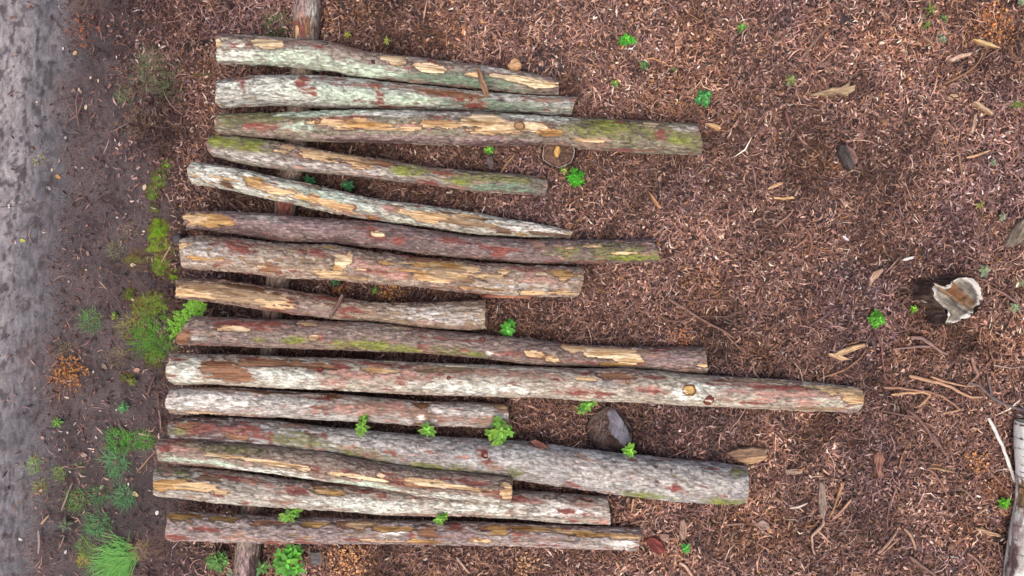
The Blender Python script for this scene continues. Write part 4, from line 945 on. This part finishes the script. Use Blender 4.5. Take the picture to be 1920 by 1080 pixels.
tuft('spreading tuft between the track and the grass clumps', 140, 938, 19, 100, 0.06, (90, 136, 72))
tuft('faint grass wisp above the spreading tuft', 150, 876, 9, 25, 0.045, (96, 120, 80))
tuft('pale grass fringe right of the largest tuft', 258, 1032, 15, 50, 0.07, (140, 140, 92), w=0.003)
tuft('thin grass growing by the smooth end of the longest log', 222, 668, 16, 50, 0.06, (112, 118, 84), w=0.003)
tuft('sparse grey green grass above the orange leaf heap', 128, 655, 12, 30, 0.05, (104, 112, 80))
tuft('sparse grass left of the moss by the thick seventh log', 217, 470, 13, 50, 0.05, (106, 130, 90))
tuft('small olive sprouts left of the moss at mid height', 240, 435, 20, 50, 0.045, (112, 118, 92), w=0.003)

def moss(label, px, py, rx, ry, col, seed):
    a = np.linspace(-np.pi, np.pi, 48, endpoint=False)
    c = at(px, py); b = Bag()
    rim = (1 + 0.35 * vnoise(np.cos(a) * 2 + seed, np.sin(a) * 2, a * 0, 4) + 0.15 * vnoise(np.cos(a) * 7 + seed, np.sin(a) * 7, a * 0, 5))
    fr = np.linspace(1, 0.02, 14)
    X = c[0] + fr[:, None] * np.cos(a) * rx / PPM * rim; Y_ = c[1] + fr[:, None] * np.sin(a) * ry / PPM * rim
    n = fbm(X * 60, Y_ * 60, X * 0, 3, seed)
    Z_ = gh(X, Y_) + 0.012 * (1 - fr[:, None] ** 2) - 0.006 * (fr[:, None] > .95) + 0.006 * n
    cc = mixc(np.broadcast_to(lin(*col) * 0.95, X.shape + (3,)), lin(*col) * 0.6, sstep(0, 0.6, n)); cc = mixc(cc, lin(84, 74, 62), sstep(0.6, 1.0, np.broadcast_to(fr[:, None], X.shape) + 0.25 * n) * .8)
    b.add(np.stack([X, Y_, Z_], -1), grid_faces(14, 48, wrap=True, flip=False), cc.reshape(-1, 3))
    blades(b, c[0], c[1], max(rx, ry) / PPM, int(rx * ry * 0.9), 0.024, tuple(np.array(col) * np.array([0.86, 0.82, 0.8])), 0.003, .8, sprd=0.75)
    o = b.build('moss_patch', M_MOSS); return tag(o, label, 'moss', 'moss patches along the left ends of the logs')
moss('brightest moss patch, left of the dark round peg', 298, 432, 20, 26, (108, 142, 40), 1)
moss('lower lobe of moss touching the thick seventh log', 300, 460, 26, 18, (112, 132, 52), 2)
moss('small round moss cushion at the left end of the pale mint log', 313, 309, 12, 10, (104, 146, 44), 3)
moss('long faint moss streak below the small round cushion', 286, 362, 10, 18, (98, 124, 54), 4)
moss('dim moss spot between the streak and the brightest patch', 290, 390, 11, 10, (92, 108, 56), 5)
moss('narrow moss strip at the left end of the short eighth log', 328, 514, 8, 16, (108, 136, 46), 6)
moss('thin olive moss film on the soil below the lower lobe', 258, 486, 30, 10, (104, 100, 60), 7)
moss('olive moss spot left of the short eighth log', 245, 552, 9, 16, (92, 108, 52), 8)
moss('olive moss film left of the bright fern', 268, 580, 26, 14, (108, 104, 56), 9)
moss('small olive moss spot left of the longest log', 240, 708, 14, 10, (92, 98, 50), 10)
moss('olive moss strip running from the wide dull grass to the second log', 378, 140, 24, 8, (104, 100, 52), 11)
moss('wide yellow green moss carpet between the peg and the eighth log', 306, 500, 22, 24, (106, 130, 50), 21)
moss('ragged moss carpet left of the bright fern, near the ninth log', 292, 566, 26, 24, (104, 124, 54), 22)
moss('thin moss carpet left of the pale mint log', 300, 335, 16, 22, (96, 122, 54), 23)
moss('moss film between the dense grass tuft and the longest log', 290, 672, 24, 14, (96, 116, 56), 24)
tuft('short yellowish grass in the moss beside the peg', 312, 470, 22, 90, 0.035, (124, 150, 64))
tuft('low grass growing in the ragged moss carpet by the fern', 286, 580, 28, 130, 0.045, (110, 150, 66))
mo = moss('bright moss cushion at the right edge near the top', 1905, 195, 17, 10, (96, 150, 40), 12); del mo['group']
# ------------------------------------------------------------------ the litter of bark chips (nobody could count it)
def density(px, py):
    x = (px - 960) / PPM; y = (540 - py) / PPM
    n = fbm(x * 2.2, y * 2.2, x * 0, 3, 601)
    edge = 395 + 60 * n - np.clip((540 - py) * 0.15, -60, 90) + np.where(py > 700, -(py - 700) * 0.06, 0)
    d = sstep(edge - 130, edge + 10, px) * 0.90 + 0.10
    d = np.where(px < 330, np.maximum(d, 0.22 * sstep(110, 330, px) * sstep(300, 40, py) * (1 + n)), d)
    d = np.where(x < edge_x(y) + 0.02, 0.015, d)
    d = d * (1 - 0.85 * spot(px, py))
    return d

REG = np.array([lin(124, 90, 78), lin(100, 72, 66), lin(150, 114, 100), lin(178, 140, 124), lin(126, 102, 102), lin(204, 168, 150), lin(168, 124, 84), lin(230, 208, 190), lin(74, 54, 52)])
REG = REG * np.array([0.90, 0.89, 0.88])
PW = np.array([.24, .17, .20, .12, .11, .05, .025, .015, .07]); PW = PW / PW.sum()

def chips(N, kind, Lr, Wr, hmax, x0=-110, x1=2030, y0=-90, y1=1170, dens=density, tint=None, bright=1.0, zo=0.0):
    px = rng.uniform(x0, x1, N); py = rng.uniform(y0, y1, N)
    k = rng.random(N) < dens(px, py)
    px, py = px[k], py[k]; N = len(px)
    x = (px - 960) / PPM; y = (540 - py) / PPM
    z = gh(x, y) * (zo == 0) + zo + rng.random(N) ** 1.5 * hmax
    yaw = rng.uniform(0, 2 * np.pi, N) ; L = rng.uniform(*Lr, N) * rng.uniform(.6, 1.3, N); Wd = rng.uniform(*Wr, N)
    pit = rng.normal(0, .16, N); rol = rng.normal(0, .36, N)
    d = np.stack([np.cos(yaw) * np.cos(pit), np.sin(yaw) * np.cos(pit), np.sin(pit)], -1)
    s0 = np.stack([-np.sin(yaw), np.cos(yaw), 0 * yaw], -1); nrm = np.cross(d, s0)
    s = s0 * np.cos(rol)[:, None] + nrm * np.sin(rol)[:, None]
    c = np.stack([x, y, z + np.abs(np.sin(pit)) * L * .5 + np.abs(np.sin(rol)) * Wd * .4], -1)
    n1 = fbm(x * 1.3, y * 1.3, x * 0, 4, 611); n2 = fbm(x * 5, y * 5, x * 0, 3, 612)
    ci = rng.choice(len(REG), N, p=PW)
    col = REG[ci] * np.exp(rng.normal(0, .24, N))[:, None] * bright
    col = col * np.clip(1 + 0.40 * n1 + 0.30 * n2, .45, 1.7)[:, None]
    wet = sstep(0.35, 0.75, fbm(x * 3.2, y * 3.2, x * 0 + 9, 4, 615)); col = col * (1 - 0.45 * wet)[:, None]
    org = sstep(0.25, 0.75, fbm(x * 2.6, y * 2.6, x * 0, 3, 613))
    col = col * (1 + org[:, None] * np.array([0.07, 0.01, -0.10]))
    prp = sstep(0.1, 0.7, fbm(x * 1.8, y * 1.8, x * 0, 3, 614))
    col = col * (1 - prp[:, None] * np.array([0.20, 0.18, 0.06]))
    soil = sstep(420, 280, px); col = mixc(col, col * np.array([0.62, 0.62, 0.70]), soil)
    if tint is not None: col = lin(*tint) * rng.uniform(.6, 1.35, N)[:, None]
    if kind == 'flake':
        J = rng.uniform(.45, 1.1, (N, 4))
        sg = [(-1, -1), (1, -1), (1, 1), (-1, 1)]
        V = np.stack([c + d * (L * .5 * a * J[:, i])[:, None] + s * (Wd * .5 * b_ * J[:, (i + 1) % 4])[:, None] for i, (a, b_) in enumerate(sg)], 1)
        F = np.array([[0, 1, 2, 3]])
    else:
        m = 3 if kind == 'sliver' else 5
        t = np.linspace(-1, 1, m); prof = (1 - np.abs(t) ** 2 * .75)
        bend = rng.normal(0, .16 if kind == 'sliver' else .30, N); bz = rng.normal(0, .10, N)
        rows = []
        for sgn in (-1, 1):
            for i in range(m):
                q = t[i] * L * .5
                p = c + d * q[:, None] + s0 * (bend * L * (t[i] ** 2 - .4))[:, None] + nrm * (np.abs(bz) * L * (.5 - t[i] ** 2))[:, None]
                rows.append(p + s * (sgn * Wd * .5 * prof[i])[:, None])
        V = np.stack(rows, 1)
        F = np.array([[i, i + 1, m + i + 1, m + i] for i in range(m - 1)])
    nv = V.shape[1]
    faces = (F[None] + np.arange(N)[:, None, None] * nv).reshape(-1, 4)
    return V.reshape(-1, 3), faces, np.repeat(col, nv, axis=0)

def litter(label, parts, name='bark_litter'):
    b = Bag()
    for p in parts: b.add(*p)
    o = b.build(name, M_CHIP, smooth=False)
    return tag(o, label, 'litter', None, 'stuff')

outside = lambda px, py: np.where((px > 2030) | (py < -90) | (py > 1170), density(px, py), 0.0)
soil_d = lambda px, py: np.where((px - 960) / PPM < edge_x((540 - py) / PPM) - 0.02, 0.04, np.where(px < 380, 0.55, 0.25))
litter('reddish brown bark chips and fibres covering the forest floor', [
    chips(112000, 'sliver', (.018, .054), (.005, .012), .026, bright=1.12),
    chips(70000, 'flake', (.011, .032), (.007, .019), .022, bright=1.12),
    chips(42000, 'fibre', (.03, .09), (.0016, .0034), .024, bright=1.25),
    chips(6500, 'sliver', (.06, .14), (.004, .010), .028, bright=1.15),
    chips(4500, 'fibre', (.09, .2), (.0018, .0036), .03, bright=1.35),
    chips(2200, 'sliver', (.05, .09), (.006, .014), .022, bright=1.0),
    chips(1300, 'fibre', (.10, .24), (.002, .004), .028, bright=1.1),
    chips(90000, 'flake', (.004, .010), (.003, .007), .006, dens=soil_d, bright=0.8),
    chips(90000, 'sliver', (.025, .07), (.007, .016), .03, -110, 2500, -520, 1560, outside, bright=1.05),
    chips(420, 'flake', (.006, .016), (.004, .010), .005, 1098, 1186, 766, 846, lambda px, py: 0.5 * (np.hypot((px - 1142) / 38, (py - 806) / 38) < 1), bright=0.9, zo=0.042),
    chips(260, 'flake', (.006, .014), (.004, .009), .005, 1016, 1078, 262, 314, lambda px, py: 0.6 * (np.hypot((px - 1047) / 27, (py - 288) / 22) < 1), bright=0.9, zo=0.056),
    chips(1500, 'sliver', (.02, .05), (.004, .010), .03, 1685, 1790, 515, 625, lambda px, py: 0.5 * (np.hypot((px - 1738) / 52, (py - 570) / 50) < 1), bright=0.55)])  # darkened chips, painted shade in the hollow left of the pale stump

def heap_d(cx, cy, r):
    return lambda px, py: np.clip(1.15 - np.hypot(px - cx, py - cy) / r * (1 + 0.3 * vnoise(px / 9, py / 9, px * 0, 3)), 0, 1)
def heap(label, cx, cy, r, n, tint, tint2, size=(.008, .02)):
    b = Bag()
    for tt, k in ((tint, .6), (tint2, .4)):
        b.add(*chips(int(n * k * 1.5), 'flake', size, (.007, .015), .048, cx - r * 1.2, cx + r * 1.2, cy - r * 1.2, cy + r * 1.2, heap_d(cx, cy, r), tt))
    o = b.build('chip_heap', M_CHIP, smooth=False)
    return tag(o, label, 'chip heap', None, 'stuff')
heap('heap of orange brown chips on the dark soil at the left', 135, 697, 36, 620, (150, 96, 60), (176, 126, 72))
heap('heap of orange wood chips below the bottom log', 648, 1046, 44, 900, (196, 136, 92), (216, 166, 118))
heap('heap of orange brown chips near the upper right corner', 1860, 48, 36, 620, (176, 110, 66), (206, 152, 100))
heap('small heap of rusty flakes left of the birch log', 1830, 865, 20, 240, (190, 130, 80), (206, 152, 104))
heap('orange brown fungus like chips in the gap under the thick seventh log', 735, 546, 28, 380, (166, 112, 66), (190, 140, 88))
heap('small ochre chips in the gap near the sliver of bark', 640, 540, 14, 120, (170, 116, 66), (190, 140, 84))
heap('tan curled shavings below the bottom log', 985, 1055, 26, 240, (190, 146, 106), (206, 160, 124))
heap('dull rusty needles left of the white birch log', 1862, 915, 26, 320, (130, 84, 60), (150, 104, 74))
heap('rusty chips against the right end of the ninth log', 1275, 636, 22, 240, (170, 110, 76), (196, 136, 96))
heap('yellow green fallen catkins on the track edge', 77, 297, 19, 70, (140, 140, 70), (190, 186, 116), (.006, .012))
heap('rust coloured needle patch on the upper left soil', 165, 62, 30, 200, (138, 84, 62), (150, 92, 66))

# ------------------------------------------------------------------ fallen leaves one can pick out
def fallen(px, py, r, col, label, group, yaw=0.0):
    c = at(px, py, 0.008); c[2] = gh(c[0], c[1]) + 0.008
    L = 1.7 * r / PPM
    d = np.array([math.cos(yaw), math.sin(yaw), 0])
    v, f, cc = leaf(c - d * L / 2, yaw, L, L * rng.uniform(.35, .65), .12, lin(*col) * rng.uniform(.6, .95), droop=.4, fold=.12, base=0)
    o = mesh_np('fallen_leaf', v, f, cc, M_DRY); return tag(o, label, 'leaf', group)
CR = (226, 204, 172); PK = (206, 170, 150); WH = (230, 224, 216)
for (x, y, r, c, l) in [
    (270, 351, 7, CR, 'large cream leaf beside the faint moss streak'), (251, 497, 6, CR, 'cream leaf below the olive moss film'),
    (253, 927, 8, (222, 204, 150), 'square cream leaf right of the grass clumps'), (189, 914, 6, (206, 196, 150), 'pale square leaf between the lower grass clumps'),
    (294, 962, 6, WH, 'white leaf at the left end of the bottom log'), (295, 602, 9, (176, 160, 136), 'grey oval leaf above the dense grass tuft'),
    (256, 694, 8, (216, 164, 142), 'pink cream leaf left of the longest log'), (157, 853, 8, (214, 190, 176), 'pale pink leaf above the faint grass wisp'),
    (107, 331, 7, (190, 140, 84), 'ochre leaf on the soil below the catkins'), (143, 101, 6, (196, 160, 116), 'tan leaf at the track edge near the top'),
    (150, 170, 7, (222, 196, 172), 'cream leaf on the forked pale twig'), (160, 200, 6, CR, 'cream leaf beside the forked pale twig'),
    (342, 371, 7, (226, 196, 176), 'cream leaf in the gap below the pale mint log'), (369, 290, 6, (214, 190, 166), 'cream leaf at the left end of the fourth log'),
    (42, 451, 6, (214, 206, 90), 'yellow leaf alone on the grey mud'), (12, 386, 5, WH, 'white leaf on the mud at the left edge'),
    (37, 1012, 5, WH, 'white sliver leaf on the mud near the bottom'), (121, 1036, 5, WH, 'white leaf near the twigs at the bottom left'),
    (126, 745, 6, (220, 200, 176), 'cream leaf below the orange leaf heap'), (196, 687, 8, (160, 136, 116), 'long brown leaf right of the orange leaf heap'),
    (88, 352, 7, (176, 166, 160), 'pale narrow leaf below the catkins'), (292, 149, 6, (206, 166, 126), 'tan leaf inside the wide dull grass patch'),
    (250, 562, 5, (216, 206, 150), 'pale yellow leaf above the bright fern'), (1300, 430, 8, (220, 186, 126), 'yellow cream leaf flake on the open litter'),
    (1552, 178, 5, WH, 'whitish leaf flake under the driftwood like splinter'), (1448, 800, 9, (196, 160, 140), 'rosy leaf flake right of the dark grey stump'),
    (1115, 792, 5, (226, 206, 186), 'cream flake on the left rim of the dark grey stump'), (1005, 780, 8, (176, 140, 116), 'tan leaf flake between the smooth log end and the grey stump')]:
    fallen(x, y, r, c, l, None, rng.uniform(0, 6.28))
GL = 'tiny pale leaves strewn over the soil beside the track'
for (x, y) in [(114, 14), (120, 92), (219, 108), (171, 146), (205, 50), (291, 80), (373, 37), (419, 50), (457, 50), (400, 105), (95, 318), (154, 315), (163, 506), (269, 434), (336, 418), (311, 507),
               (235, 401), (247, 330), (176, 697), (131, 528), (224, 270), (185, 152), (66, 190), (330, 232), (368, 236), (284, 232), (150, 850), (180, 820), (65, 728), (130, 885), (240, 908), (332, 160), (316, 275), (345, 420), (372, 345), (380, 372)]:
    fallen(x, y, rng.uniform(2.5, 4.5), [CR, PK, WH][int(rng.integers(3))], 'tiny pale fallen leaf on the dark soil left of the logs', GL, rng.uniform(0, 6.28))
GW = 'tiny white flakes scattered over the bark litter'
for (x, y) in [(1560, 70), (1472, 69), (1652, 8), (1690, 186), (1720, 170), (1740, 195), (1640, 315), (1735, 340), (1697, 444), (1745, 467), (1625, 445), (1588, 520), (1660, 492), (1533, 508), (1548, 518), (1700, 250), (1620, 240), (1500, 395), (1356, 350),
               (1210, 400), (1180, 390), (1240, 405), (1390, 455), (1250, 520), (1627, 1015), (1655, 1018), (1579, 1000), (1730, 935), (1745, 905), (1682, 985), (1850, 790), (1680, 688), (1700, 690), (1560, 545), (1290, 345), (1030, 855), (862, 35), (1060, 775), (1059, 790), (1742, 555)]:
    fallen(x, y, rng.uniform(2.5, 4.2), [CR, WH, WH][int(rng.integers(3))], 'tiny whitish wood flake on the brown bark litter', GW, rng.uniform(0, 6.28))

# ------------------------------------------------------------------ light, sky, camera
SUN_EL, SUN_AZ = math.radians(66), math.radians(-105)     # soft light from the lower edge of the picture
w = bpy.data.worlds.new('World'); SC.world = w; w.use_nodes = True
nt = w.node_tree; bg = nt.nodes['Background']
sky = nt.nodes.new('ShaderNodeTexSky'); sky.sky_type = 'NISHITA'; sky.sun_disc = False
sky.sun_elevation = SUN_EL; sky.sun_rotation = math.pi / 2 - SUN_AZ
sky.air_density = 1.0; sky.dust_density = 6.0; sky.ozone_density = 0.6
nt.links.new(sky.outputs['Color'], bg.inputs['Color']); bg.inputs['Strength'].default_value = 0.15
sd = bpy.data.lights.new('sun', 'SUN'); sd.energy = 0.9; sd.angle = math.radians(50); sd.color = (1.0, 0.95, 0.88)
so = bpy.data.objects.new('sun', sd); COL.objects.link(so)
dirv = Vector((-math.cos(SUN_EL) * math.cos(SUN_AZ), -math.cos(SUN_EL) * math.sin(SUN_AZ), -math.sin(SUN_EL)))
so.rotation_euler = dirv.to_track_quat('-Z', 'Y').to_euler(); so.location = (3, -3, 8)

cd = bpy.data.cameras.new('camera'); cam = bpy.data.objects.new('camera', cd); COL.objects.link(cam)
cam.location = (0, 0, H); cam.rotation_euler = (0, 0, 0)
cd.sensor_width = 36.0; cd.lens = 36.0 * H / 6.4; cd.clip_start = 0.05; cd.clip_end = 500
SC.camera = cam
SC.view_settings.view_transform = 'Standard'; SC.view_settings.look = 'None'
SC.view_settings.exposure = 0.3; SC.view_settings.gamma = 1.0; SC.view_settings.use_curve_mapping = False
